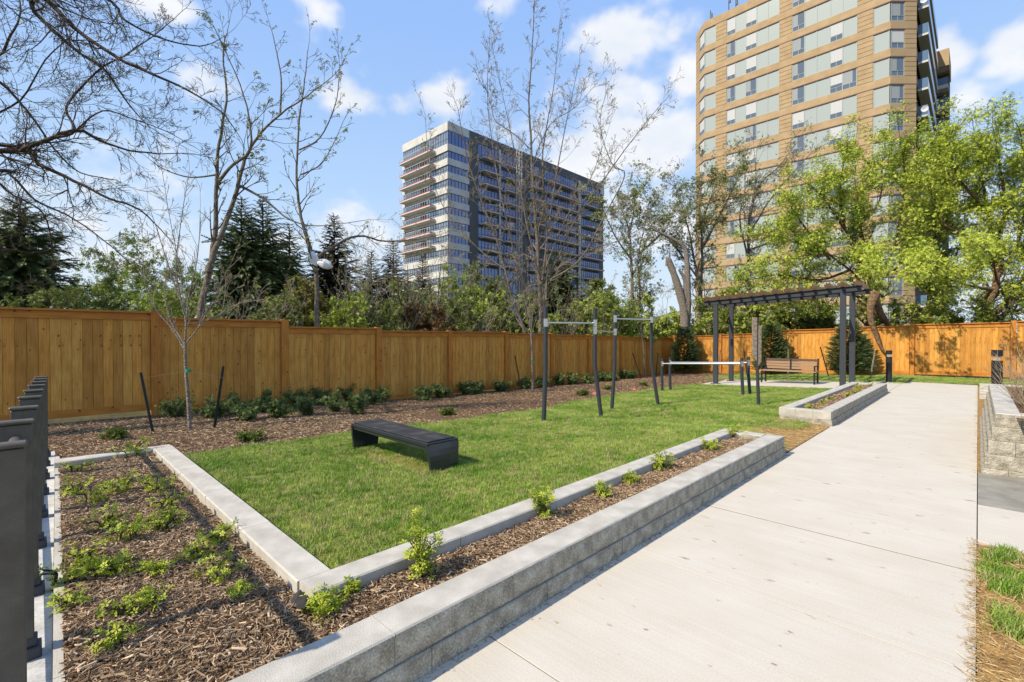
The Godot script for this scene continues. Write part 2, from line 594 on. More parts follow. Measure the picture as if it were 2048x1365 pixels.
# ------------------------------------------------------------------ ground, walk, beds
func sheet(xs: Array, fs: Array, hf: Callable) -> MB:
	var mb := MB.new()
	for i in range(fs.size() - 1):
		for j in range(xs.size() - 1):
			mb.quad(V(xs[j], hf.call(xs[j], fs[i]), fs[i]), V(xs[j + 1], hf.call(xs[j + 1], fs[i]), fs[i]), V(xs[j + 1], hf.call(xs[j + 1], fs[i + 1]), fs[i + 1]), V(xs[j], hf.call(xs[j], fs[i + 1]), fs[i + 1]))
	return mb

func steps(a, b, d) -> Array:
	var n := maxi(1, int(ceil((b - a) / d)))
	var o := []
	for i in n + 1: o.append(lerpf(a, b, float(i) / n))
	return o

func ribbon(fs: Array, xl: Callable, xr: Callable, n, hf: Callable) -> MB:
	# a sheet between two edges, rows along F
	var mb := MB.new()
	for i in range(fs.size() - 1):
		for j in n:
			var p := []
			for q in [[i, j], [i, j + 1], [i + 1, j + 1], [i + 1, j]]:
				var f = fs[q[0]]
				var x := lerpf(xl.call(f), xr.call(f), float(q[1]) / n)
				p.append(V(x, hf.call(x, f), f))
			mb.quad(p[0], p[1], p[2], p[3])
	return mb

const EDGE := [[1.15, -6.85], [2.3, -6.72], [3.3, -6.70], [4.7, -6.66], [6.9, -6.62], [8.0, -6.95], [9.5, -7.3], [12, -7.45], [14.2, -7.44], [15.2, -7.3], [16.7, -7.1], [20, -7.0], [24, -9.0]]
func mulch_edge(f) -> float:
	return lerps(f, EDGE) + nz.get_noise_2d(f * 4.0, 3.0) * 0.12

func lawn_right(f) -> float:
	if f < 6.72: return -2.49
	if f < 9.4: return -1.80
	return -2.54

func hill(x, f) -> float:
	if x > -2.35: return -0.07
	return G(clampf(x, -16, 5), clampf(f, -6, 30)) - 0.03

func make_ground():
	var xs := [-900.0, -300.0, -120.0, -60.0, -30.0, -18.0] + steps(-14.0, -2.6, 0.8) + [-2.35, -2.3, 0.0, 6.0, 20.0, 60.0, 200.0, 700.0]
	var fs := [-300.0, -60.0, -20.0, -8.0] + steps(-4.0, 26.0, 1.0) + [32.0, 60.0, 150.0, 400.0, 1200.0]
	struct("ground", sheet(xs, fs, hill), M.ground)
	# walk: cast slabs with joints between them
	var walk := Node3D.new()
	walk.name = "walkway"; add_child(walk); walk.set_meta("kind", "structure")
	var js := [-2.6, -0.4, 1.6, 2.94, 4.22, 5.73, 7.57, 10.2, 12.2, 14.3, 17.0, 20.7]
	for i in range(js.size() - 1):
		var gap := 0.016 if js[i] in [4.22, 14.3] else 0.006
		var gap2 := 0.016 if js[i + 1] in [4.22, 14.3] else 0.006
		var a: float = js[i] + gap * 0.5
		var b: float = js[i + 1] - gap2 * 0.5
		var mb := MB.new()
		var wl := -1.755
		mb.rbox(V((wl + 0.0) / 2, -0.06, (a + b) / 2), Vector3(-wl, 0.12, b - a), 0.0012)
		struct("concrete_slab", mb, M.walk, walk)
		if i > 0:
			mb = MB.new()
			var main: bool = js[i] in [4.22, 14.3]
			mb.box(V(wl / 2, -0.053, js[i]), Vector3(-wl - 0.004, 0.1, 0.0155 if main else 0.0055))
			struct("joint_filler", mb, M.joint_dark if main else M.joint, walk)
	# strip of paving by the straw patch, where the walk runs to the lawn
	var pad := Node3D.new()
	pad.name = "patio"; add_child(pad); pad.set_meta("kind", "structure")
	var px := [-7.15, -5.75, -4.2, -2.56]
	for i in 3:
		for k in 2:
			var fa := 16.6 if k == 0 else 18.0
			var fb := 18.0 if k == 0 else 19.5
			var mb := MB.new()
			var x0: float = px[i] + 0.003
			var x1: float = px[i + 1] - 0.003
			var c := [V(x0, G(x0, fa), fa + 0.003), V(x1, G(x1, fa), fa + 0.003), V(x1, G(x1, fb), fb - 0.003), V(x0, G(x0, fb), fb - 0.003)]
			var d := []
			for p in c: d.append(p - Vector3(0, 0.12, 0))
			for p in range(4): c[p] += Vector3(0, 0.012, 0)
			mb.quad(c[0], c[1], c[2], c[3])
			for p in 4: mb.quad(d[p], d[(p + 1) % 4], c[(p + 1) % 4], c[p])
			struct("concrete_slab", mb, M.pad, pad)
	var mb2 := MB.new()
	mb2.rbox(V(-2.15, -0.055, 18.55), Vector3(0.78, 0.12, 4.28), 0.004)
	struct("concrete_slab", mb2, M.pad, pad)
	# paving to the right of the walk
	var side := Node3D.new()
	side.name = "side_path"; add_child(side); side.set_meta("kind", "structure")
	var sb := MB.new()
	sb.rbox(V(1.506, -0.064, 5.42), Vector3(3.0, 0.12, 1.07), 0.002)
	struct("concrete_slab", sb, M.pad, side)
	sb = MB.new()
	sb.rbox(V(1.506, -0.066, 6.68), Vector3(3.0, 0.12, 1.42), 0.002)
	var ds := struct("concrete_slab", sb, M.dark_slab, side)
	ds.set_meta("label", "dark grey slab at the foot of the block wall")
	# beds
	struct("mulch_bed", ribbon(steps(-3.0, 24.0, 0.5), func(_f): return -11.66, func(f): return mulch_edge(f) + 0.1 if f > 1.1 else -6.86, 8, func(x, f): return G(x, f) + 0.006 + nz.get_noise_2d(x * 3, f * 3) * 0.02), M.soil)
	var bed := MB.new()
	var bx := steps(-6.8, -1.94, 0.25)
	for i in range(bx.size() - 1):
		for j in 8:
			var p := []
			for q in [[i, j], [i + 1, j], [i + 1, j + 1], [i, j + 1]]:
				var x: float = bx[q[0]]
				var f := lerpf(0.068 - 0.0243 * (x + 2.2), 0.98, q[1] / 8.0)
				p.append(V(x, 0.148 + nz.get_noise_2d(x * 4, f * 4) * 0.03, f))
			bed.quad(p[0], p[1], p[2], p[3])
	struct("mulch_bed", bed, M.soil)
	struct("mulch_bed", sheet([-2.32, -2.2, -2.07, -1.94], steps(0.97, 6.55, 0.2), func(x, f): return 0.165 + nz.get_noise_2d(x * 4, f * 4) * 0.025), M.soil)
	struct("mulch_bed", sheet([-2.36, -2.2, -2.07, -1.94], steps(9.6, 16.15, 0.3), func(x, f): return 0.17 + nz.get_noise_2d(x * 4, f * 4) * 0.02), M.soil)
	struct("mulch_bed", sheet([0.30, 0.8, 1.6, 2.6], steps(7.3, 12.2, 0.5), func(x, f): return 0.62 + nz.get_noise_2d(x * 4, f * 4) * 0.02), M.soil)
	# turf
	struct("lawn", ribbon(steps(1.13, 16.6, 0.25), mulch_edge, lawn_right, 14, func(x, f): return (G(x, f) if x < -2.45 or f < 6.7 else lerpf(G(x, f), -0.005, clampf((x + 2.45) / 0.6, 0, 1))) + 0.012), M.turf)
	struct("lawn", ribbon(steps(19.5, 24.0, 0.5), func(f): return mulch_edge(f), func(_f): return -1.7, 8, func(x, f): return G(x, f) + 0.010), M.turf)
	struct("lawn", sheet(steps(-1.7, 4.0, 0.6), steps(20.72, 24.0, 0.5), func(x, f): return -0.01 + 0.02 * sin(x * 2 + f)), M.turf)
	struct("straw_patch", ribbon(steps(6.75, 9.4, 0.2), func(f): return -2.45 + 0.25 * sin(f * 3.0) + 0.1 * sin(f * 9.0), func(_f): return -1.76, 4, func(x, f): return lerpf(G(x, f) + 0.02, -0.004, clampf((x + 2.45) / 0.6, 0, 1)) + 0.012), M.straw)
	struct("straw_patch", sheet(steps(0.004, 3.0, 0.3), steps(-2.5, 4.87, 0.5), func(x, f): return -0.02 + nz.get_noise_2d(x * 3, f * 3) * 0.02), M.straw)

	struct("straw_patch", sheet([0.002, 0.06, 0.16], steps(7.4, 21.0, 0.8), func(x, f): return -0.012 + nz.get_noise_2d(x * 3, f * 3) * 0.01), M.straw)

# ------------------------------------------------------------------ cedar fences
func board_mesh(variant, w) -> ArrayMesh:
	# unit-high board facing +z: full pitch behind, narrower face with eased edges in front
	var mb := MB.new()
	var u0 = variant / 8.0 + 0.004
	var u1 = (variant + 1) / 8.0 - 0.004
	var h = w * 0.5
	var pr := [[-h, 0.0, u0], [-h, 0.010, u0], [-h + 0.0035, 0.012, u0], [-h + 0.0035, 0.018, u0], [-h + 0.007, 0.020, u0], [h - 0.007, 0.020, u1], [h - 0.0035, 0.018, u1], [h - 0.0035, 0.012, u1], [h, 0.010, u1], [h, 0.0, u1]]
	for i in range(pr.size() - 1):
		var a = pr[i]
		var b = pr[i + 1]
		var p0 := Vector3(a[0], 0, a[1])
		var p1 := Vector3(b[0], 0, b[1])
		mb.tri(p0, p1, p1 + Vector3.UP, Vector2(a[2], 1), Vector2(b[2], 1), Vector2(b[2], 0))
		mb.tri(p0, p1 + Vector3.UP, p0 + Vector3.UP, Vector2(a[2], 1), Vector2(b[2], 0), Vector2(a[2], 0))
	mb.tri(Vector3(h, 0, 0), Vector3(-h, 0, 0), Vector3(-h, 1, 0), Vector2(u0, 1), Vector2(u1, 1), Vector2(u1, 0))
	mb.tri(Vector3(h, 0, 0), Vector3(-h, 1, 0), Vector3(h, 1, 0), Vector2(u0, 1), Vector2(u1, 0), Vector2(u0, 0))
	return mb.mesh()

func rail_mesh(a: Vector3, b: Vector3, h, d, v) -> MB:
	# beam from a to b, grain along it
	var mb := MB.new()
	var x := (b - a)
	var l := x.length()
	x /= l
	var z := x.cross(Vector3.UP).normalized()
	var y := z.cross(x)
	var c := []
	for i in 8:
		c.append((b if i & 1 else a) + y * (h * 0.5 if i & 2 else -h * 0.5) + z * (d * 0.5 if i & 4 else -d * 0.5))
	var u0: float = v / 8.0 + 0.01
	var u1: float = (v + 1) / 8.0 - 0.01
	for q in [[4, 5, 7, 6], [1, 0, 2, 3], [5, 1, 3, 7], [0, 4, 6, 2], [6, 7, 3, 2], [0, 1, 5, 4]]:
		mb.tri(c[q[0]], c[q[1]], c[q[2]], Vector2(u0, 0), Vector2(u0, l * 0.55), Vector2(u1, l * 0.55))
		mb.tri(c[q[0]], c[q[2]], c[q[3]], Vector2(u0, 0), Vector2(u1, l * 0.55), Vector2(u1, 0))
	return mb

func build_fence(root, start: Vector3, dir: Vector3, face: Vector3, posts: Array, tops: Array, height):
	# posts: distances along dir; tops: [y at start, y at end] of each panel
	var bm := []
	for i in 8: bm.append(board_mesh(i, 0.142))
	var turn := Basis(Vector3.UP, atan2(face.x, face.z))
	for i in posts.size():
		var y1: float = maxf(tops[maxi(i - 1, 0)][1], tops[mini(i, tops.size() - 1)][0]) + 0.02
		var y0: float = minf(tops[maxi(i - 1, 0)][1], tops[mini(i, tops.size() - 1)][0]) - height - 0.15
		var p = start + dir * posts[i]
		var mb := rail_mesh(Vector3(p.x, y0, p.z), Vector3(p.x, y1, p.z + 0.0001), 0.17, 0.14, rng.randi() % 8) if absf(dir.z) > 0.5 else rail_mesh(Vector3(p.x, y0, p.z), Vector3(p.x + 0.0001, y1, p.z), 0.14, 0.17, rng.randi() % 8)
		part(root, "post", mb, M.cedar_rail)
	for i in range(posts.size() - 1):
		var a: float = posts[i] + 0.086
		var b: float = posts[i + 1] - 0.086
		var y0: float = tops[i][0]
		var y1: float = tops[i][1]
		var pa := start + dir * a
		var pb := start + dir * b
		var n := int(round((b - a) / 0.142))
		for k in n:
			var t := (k + 0.5) / n
			var top := lerpf(y0, y1, t) - 0.03
			var bot = lerpf(y0, y1, t) - height + 0.02
			var o := MeshInstance3D.new()
			o.mesh = bm[rng.randi() % 8]
			o.material_override = M.cedar[rng.randi() % 4]
			var flip := turn * Basis.from_scale(Vector3((b - a) / n / 0.142, top - bot, 1))
			var p := pa.lerp(pb, t) + face * rnd(-0.002, 0.002)
			o.transform = Transform3D(flip, Vector3(p.x, bot, p.z))
			o.name = numbered(root.get_instance_id(), "board")
			root.add_child(o)
		var off := face * 0.031
		part(root, "top_rail", rail_mesh(Vector3(pa.x, y0 - 0.105, pa.z) + off, Vector3(pb.x, y1 - 0.105, pb.z) + off, 0.13, 0.022, rng.randi() % 8), M.cedar_rail)
		part(root, "bottom_rail", rail_mesh(Vector3(pa.x, y0 - height + 0.075, pa.z) + off, Vector3(pb.x, y1 - height + 0.075, pb.z) + off, 0.14, 0.022, rng.randi() % 8), M.cedar_rail)
		part(root, "cap_rail", rail_mesh(Vector3(pa.x, y0 - 0.018, pa.z) + face * 0.012, Vector3(pb.x, y1 - 0.018, pb.z) + face * 0.012, 0.036, 0.15, rng.randi() % 8), M.cedar_rail)

func make_fences():
	var side := thing("cedar_fence", "long shaded cedar board fence stepping down beside the mulch bed", "fence", V(-11.7, 0, 0))
	var posts := []
	for i in 12: posts.append(-3.2 + 2.457 * i)
	posts[11] = 23.95
	var tops := []
	for t in [2.08, 2.01, 1.90, 1.76, 1.69, 1.69, 1.65, 1.60, 1.57, 1.52, 1.50]: tops.append([t, t])
	build_fence(side, Vector3.ZERO, Vector3(0, 0, -1), Vector3(1, 0, 0), posts, tops, 1.96)
	var back := thing("cedar_fence", "sunlit orange cedar board fence behind the pergola and park bench", "fence", V(0, 0, 24.1))
	build_fence(back, Vector3.ZERO, Vector3(1, 0, 0), Vector3(0, 0, 1), [-11.55, -9.15, -6.7, -4.28, -1.83, 0.88, 3.4, 5.9], [[1.57, 1.60], [1.66, 1.70], [1.83, 1.88], [1.93, 1.97], [2.01, 2.04], [2.07, 2.1], [2.1, 2.13]], 1.95)

# ------------------------------------------------------------------ block walls
func rock_block(l, h, d, seedv, faces = "fs") -> MB:
	# block centred on its base, long along x; rough split faces on +z (f), -z (b) and both ends (s)
	var mb := MB.new()
	var nx := maxi(4, int(l / 0.045))
	var ny := 4
	var bv := 0.008
	var f := FastNoiseLite.new()
	f.seed = seedv; f.frequency = 16.0; f.fractal_octaves = 3
	var X = l * 0.5 - 0.0015
	var Z = d * 0.5
	mb.quad(Vector3(-X, h, Z - bv), Vector3(X, h, Z - bv), Vector3(X, h, -Z + bv), Vector3(-X, h, -Z + bv))
	mb.quad(Vector3(-X, 0, -Z), Vector3(X, 0, -Z), Vector3(X, 0, Z), Vector3(-X, 0, Z))
	for side in 2:
		var rough: bool = ("f" if side == 0 else "b") in faces
		var sg := 1.0 if side == 0 else -1.0
		var g := []
		for j in ny + 1:
			var row := []
			for i in nx + 1:
				var x := lerpf(-X, X, float(i) / nx) * sg
				var y := lerpf(0, h - bv, float(j) / ny)
				var inner: bool = j > 0 and j < ny and i > 0 and i < nx
				var out: float = 0.0
				if rough: out = f.get_noise_3d(x, y * 1.4, side * 7.0) * 0.012 + 0.003 if inner else -0.0015 + f.get_noise_3d(x, y * 1.4, side * 7.0) * 0.003
				row.append(Vector3(x, y, (Z + out) * sg))
			g.append(row)
		var to := mb
		if rough and "c" in faces:
			if mb.face == null: mb.face = MB.new()
			to = mb.face
		for j in ny:
			for i in nx:
				to.quad(g[j][i], g[j][i + 1], g[j + 1][i + 1], g[j + 1][i])
		for i in nx:
			var a: Vector3 = g[ny][i]
			var b: Vector3 = g[ny][i + 1]
			mb.quad(a, b, Vector3(b.x, h, (Z - bv) * sg), Vector3(a.x, h, (Z - bv) * sg))
	for sg in [-1.0, 1.0]:
		var ng := 4
		var g := []
		for j in 4:
			var row := []
			for i in ng + 1:
				var z = lerpf(Z, -Z, float(i) / ng) * sg
				var y := lerpf(0, h, j / 3.0)
				var e := 1.0 if (j > 0 and j < 3 and i > 0 and i < ng) else 0.0
				var out := f.get_noise_3d(3.0 + sg, y * 1.4, z) * 0.018 * e if "s" in faces else 0.0
				row.append(Vector3((X + out) * sg, y, z))
			g.append(row)
		for j in 3:
			for i in ng:
				mb.quad(g[j][i], g[j][i + 1], g[j + 1][i + 1], g[j + 1][i])
	return mb

func course(root, called, a: Vector3, b: Vector3, l, h, d, first, material, faces = "f", side = 1.0):
	# a row of blocks from a to b (their centre line at the base); the first block is shorter
	var dir := (b - a)
	var tot := dir.length()
	dir /= tot
	var zf = dir.cross(Vector3.UP) * side
	var bas := Basis(zf.cross(Vector3.UP) * -1.0, Vector3.UP, zf)
	var p := 0.0
	var q: float = first
	while p < tot - 0.02:
		var e := minf(q, tot)
		if tot - e < 0.1: e = tot
		var blk := rock_block(e - p, h, d, rng.randi() % 9999, faces)
		var st := part(root, called, blk, material, a + dir * ((p + e) * 0.5) + zf * rnd(-0.002, 0.002), bas)
		if blk.face != null: part(st, "split_face", blk.face, M.block)
		p = e
		q = e + l

func make_planters():
	var t := thing("garden_planter", "long raised planter of pale concrete blocks between walk and lawn", "planter", V(-1.86, 0, 0))
	var o := t.position
	course(t, "block", V(-1.84, -0.02, -1.6) - o, V(-1.84, -0.02, 6.74) - o, 0.8, 0.12, 0.2, 0.45, M.block, "f", 1.0)
	course(t, "coping_stone", V(-1.855, 0.103, -1.33) - o, V(-1.855, 0.103, 6.72) - o, 0.72, 0.137, 0.2, 0.24 + 0.72, M.coping, "cf", 1.0)
	course(t, "block", V(-1.945, -0.02, 6.64) - o, V(-2.5, -0.02, 6.64) - o, 0.4, 0.12, 0.2, 0.3, M.block, "fb", -1.0)
	course(t, "coping_stone", V(-1.957, 0.103, 6.62) - o, V(-2.32, 0.103, 6.62) - o, 0.4, 0.137, 0.19, 0.4, M.coping, "cf", -1.0)
	course(t, "kerb_stone", V(-2.41, 0.0, 0.96) - o, V(-2.41, 0.0, 6.72) - o, 0.95, 0.24, 0.175, 0.93, M.coping, "", 1.0)
	var c := thing("garden_kerb", "pale concrete kerb turning a corner between mulch bed and lawn", "kerb", V(-4.6, 0, 1.05))
	o = c.position
	course(c, "kerb_stone", V(-2.502, 0.0, 1.045) - o, V(-6.72, 0.0, 1.045) - o, 0.92, 0.235, 0.185, 0.95, M.coping, "", -1.0)
	course(c, "kerb_stone", V(-6.82, 0.0, 1.14) - o, V(-6.82, 0.0, 0.14) - o, 0.6, 0.215, 0.19, 0.5, M.coping, "", -1.0)
	var t2 := thing("garden_planter", "short raised block planter beside the pergola and the straw patch", "planter", V(-2.15, 0, 9.4))
	o = t2.position
	course(t2, "block", V(-1.84, -0.02, 9.42) - o, V(-1.84, -0.02, 16.3) - o, 0.6, 0.12, 0.2, 0.4, M.block, "f", 1.0)
	course(t2, "coping_stone", V(-1.855, 0.103, 9.62) - o, V(-1.855, 0.103, 16.28) - o, 0.6, 0.137, 0.2, 0.6, M.coping, "cf", 1.0)
	course(t2, "block", V(-1.942, -0.02, 9.52) - o, V(-2.53, -0.02, 9.52) - o, 0.4, 0.12, 0.2, 0.2, M.block, "f", 1.0)
	course(t2, "coping_stone", V(-1.757, 0.103, 9.525) - o, V(-2.55, 0.103, 9.525) - o, 0.265, 0.137, 0.185, 0.265, M.coping, "cf", 1.0)
	course(t2, "kerb_stone", V(-2.455, 0.0, 9.625) - o, V(-2.455, 0.0, 16.28) - o, 0.95, 0.24, 0.18, 0.93, M.coping, "", 1.0)
	course(t2, "kerb_stone", V(-1.957, 0.0, 16.19) - o, V(-2.363, 0.0, 16.19) - o, 0.42, 0.238, 0.18, 0.42, M.coping, "", 1.0)
	# retaining wall to the right of the walk
	var w := thing("retaining_wall", "tall grey split-face block wall with coping right of the walk", "wall", V(0.2, 0, 7.5))
	o = w.position
	for k in 5:
		var y := -0.10 + 0.152 * k
		var set_back := 0.028 * k
		var fr := 7.40 + set_back
		var xl := 0.03 + set_back
		var dd := 0.2
		var lead: float = [0.21, 0.33, 0.21, 0.42, 0.2][k]
		var top: bool = k == 4
		course(w, "coping_stone" if top else "block", V(xl, y, fr + dd * 0.5) - o, V(2.6, y, fr + dd * 0.5) - o, 0.42, 0.149, dd, lead, M.coping if top else M.block, "cfs" if top else "fs", 1.0)
		course(w, "coping_stone" if top else "block", V(xl + dd * 0.5, y, fr + dd + 0.002) - o, V(xl + dd * 0.5, y, 12.2) - o, 0.42, 0.149, dd, 0.2 if k % 2 else 0.4, M.coping if top else M.block, "cb" if top else "b", 1.0)
	var w2 := thing("low_wall", "low pale block wall at the far end of the walk", "wall", V(0.2, 0, 16.4))
	o = w2.position
	for k in 3:
		course(w2, "block" if k < 2 else "coping_stone", V(0.03, 0.13 * k - 0.03, 16.4) - o, V(2.6, 0.13 * k - 0.03, 16.4) - o, 0.42, 0.128, 0.24, 0.27 if k % 2 else 0.42, M.coping, "fs", 1.0)

# ------------------------------------------------------------------ railing at the terrace edge
func make_railing():
	# floor edge, then a narrow concrete lip against the bed
	var edge := func(x): return -0.0165 - 0.0243 * (x + 2.2)          # F of the posts' bed side
	var strip := MB.new()
	var a := [V(-1.97, 0.13, -0.5), V(-1.97, 0.13, edge.call(-1.97) + 0.05), V(-7.9, 0.13, edge.call(-7.9) + 0.05), V(-7.9, 0.13, -0.4)]
	strip.quad(a[0], a[1], a[2], a[3])
	for i in 4:
		var p: Vector3 = a[i]
		var q: Vector3 = a[(i + 1) % 4]
		strip.quad(Vector3(p.x, -0.2, p.z), Vector3(q.x, -0.2, q.z), q, p)
	struct("terrace_edge", strip, M.strip)
	var t := thing("metal_railing", "dark bronze railing with flat posts and round handrail beside the mulch bed", "railing", V(-2.2, 0.13, 0))
	var o := t.position
	var lip := thing("bed_edging", "narrow weathered concrete edging along the foot of the railing", "edging", V(-4.9, 0.1, 0.1))
	var lx := -1.98
	while lx > -7.2:
		var lb := MB.new()
		var nx := lx - 0.6
		for k in 4:
			var x0 := lerpf(lx, nx + 0.003, k / 4.0)
			var x1 := lerpf(lx, nx + 0.003, (k + 1) / 4.0)
			var f0: float = edge.call(x0) + 0.052
			var f1: float = edge.call(x1) + 0.052
			var w0 := 0.036 + nz.get_noise_2d(x0 * 9.0, 1.0) * 0.008
			var w1 := 0.036 + nz.get_noise_2d(x1 * 9.0, 1.0) * 0.008
			var h := Vector3(0, 0.158, 0) - Vector3(0, lip.position.y, 0) - Vector3(lip.position.x, 0, lip.position.z)
			lb.quad(V(x1, 0, f1) + h, V(x0, 0, f0) + h, V(x0, 0, f0 + w0) + h, V(x1, 0, f1 + w1) + h)
			lb.quad(V(x1, -0.1, f1 + w1) + h, V(x1, 0, f1 + w1) + h, V(x0, 0, f0 + w0) + h, V(x0, -0.1, f0 + w0) + h)
			lb.quad(V(x0, -0.1, f0) + h, V(x0, 0, f0) + h, V(x1, 0, f1) + h, V(x1, -0.1, f1) + h)
		part(lip, "edging_piece", lb, M.coping)
		lx = nx
	var xs := [-2.2, -2.89, -3.58, -4.36, -5.07, -5.79, -6.42, -7.06, -7.6]
	var rail_top := func(x): return 1.165 + (x + 2.2) / 5.4 * 0.11
	for i in xs.size():
		var x: float = xs[i]
		var f: float = edge.call(x) - 0.055
		var h: float = rail_top.call(x) - 0.13
		var p := Node3D.new()
		p.name = numbered(t.get_instance_id(), "post"); t.add_child(p); p.position = V(x, 0.13, f) - o
		var mb := MB.new()
		mb.rbox(Vector3(0, h * 0.5 - 0.01, 0), Vector3(0.05, h - 0.02, 0.100), 0.004)
		part(p, "shaft", mb, M.bronze)
		mb = MB.new()
		mb.rbox(Vector3(0, h - 0.009, 0), Vector3(0.060, 0.016, 0.112), 0.005)
		part(p, "cap", mb, M.bronze)
		mb = MB.new()
		mb.rbox(Vector3(0, 0.025, -0.03), Vector3(0.085, 0.05, 0.085), 0.004)
		mb.rbox(Vector3(0, 0.07, -0.02), Vector3(0.056, 0.04, 0.08), 0.004)
		part(p, "bracket", mb, M.charcoal)
		mb = MB.new()
		for sy in [0.04, 0.16]:
			mb.cyl(Vector3(0.024, sy + 0.06, 0.0), Vector3(0.030, sy + 0.06, 0.0), 0.008, 8)
		part(p, "screw", mb, M.steel)
	for q in [[0.085, 0.021], [0.92, 0.014]]:
		for i in range(xs.size() - 1):
			var h := MB.new()
			var x0: float = xs[i] - 0.024
			var x1: float = xs[i + 1] + 0.024
			h.cyl(V(x0, rail_top.call(x0) - q[0], edge.call(x0) - 0.055) - o, V(x1, rail_top.call(x1) - q[0], edge.call(x1) - 0.055) - o, q[1], 12)
			part(t, "handrail" if q[0] < 0.5 else "bottom_rail", h, M.bronze)

# ------------------------------------------------------------------ pergola
func make_pergola():
	var t := thing("pergola", "charcoal steel pergola with brown timber rafters over the park bench", "pergola", V(-4.85, -0.1, 18.0))
	var o := t.position
	var top := func(x): return 2.66 + (x + 6.98) / 4.33 * 0.22
	for f in [17.25, 18.75]:
		for x in [-6.72, -2.92]:
			var y0 := G(x, f) if x < -5 else -0.04
			var mb := MB.new()
			mb.rbox(V(x, (y0 + top.call(x)) / 2, f) - o, Vector3(0.15, top.call(x) - y0, 0.11), 0.005)
			part(t, "post", mb, M.charcoal)
			mb = MB.new()
			mb.rbox(V(x, y0 + 0.016, f) - o, Vector3(0.30, 0.016, 0.26), 0.004)
			for sx in [-1, 1]:
				for sz in [-1, 1]:
					mb.cyl(V(x + 0.11 * sx, y0 + 0.02, f + 0.09 * sz) - o, V(x + 0.11 * sx, y0 + 0.045, f + 0.09 * sz) - o, 0.012, 6)
			part(t, "base_plate", mb, M.charcoal)
		var xa := -7.15
		var xb := -2.45
		for q in [[0.012, 0.014, 0.11], [0.075, 0.12, 0.012], [0.142, 0.014, 0.11]]:
			# three plates of one rolled beam joined below
			pass
		var bm := MB.new()
		for q in [[0.008, 0.014, 0.12], [0.08, 0.13, 0.012], [0.152, 0.014, 0.12]]:
			var pa := V(xa, top.call(xa) + q[0], f) - o
			var pb := V(xb, top.call(xb) + q[0], f) - o
			var r := rail_mesh(pa, pb, q[1], q[2], 0)
			bm.v.append_array(r.v); bm.n.append_array(r.n); bm.u.append_array(r.u)
		part(t, "beam", bm, M.charcoal)
	for k in 13:
		var x := -7.0 + 4.42 * k / 12.0
		var y: float = top.call(x) + 0.161
		var mb := MB.new()
		var f0 := 16.85
		var f1 := 19.2
		var prof := [[f0, 0.09], [f0 + 0.16, 0.0], [f1 - 0.16, 0.0], [f1, 0.09], [f1, 0.15], [f0, 0.15]]
		var l := []
		var r := []
		for p in prof:
			l.append(V(x - 0.028, y + p[1], p[0]) - o); r.append(V(x + 0.028, y + p[1], p[0]) - o)
		for i in 6: mb.quad(l[i], r[i], r[(i + 1) % 6], l[(i + 1) % 6])
		for s in [r, l]:
			var sgn := 1 if s == r else 0
			for i in [[0, 1, 5], [1, 2, 5], [2, 4, 5], [2, 3, 4]]:
				if sgn: mb.tri(s[i[0]], s[i[1]], s[i[2]])
				else: mb.tri(s[i[2]], s[i[1]], s[i[0]])
		part(t, "rafter", mb, M.pergola_wood)

# ------------------------------------------------------------------ outdoor gym
func bent_post(base: Vector3, top: Vector3, r, kink = 0.55) -> MB:
	# leaning foot, upright above the kink
	var mb := MB.new()
	var pts := PackedVector3Array()
	var rad := PackedFloat32Array()
	var k := Vector3(top.x, lerpf(base.y, top.y, kink), top.z)
	for i in 7:
		var s := i / 6.0
		pts.append(base.lerp(k, s))
		rad.append(r)
	pts.append(top); rad.append(r)
	mb.tube(pts, rad, 12, true)
	return mb

func collar(p: Vector3, y0, y1, r) -> MB:
	var mb := MB.new()
	mb.cyl(Vector3(p.x, y0, p.z), Vector3(p.x, y1, p.z), r, 14)
	return mb

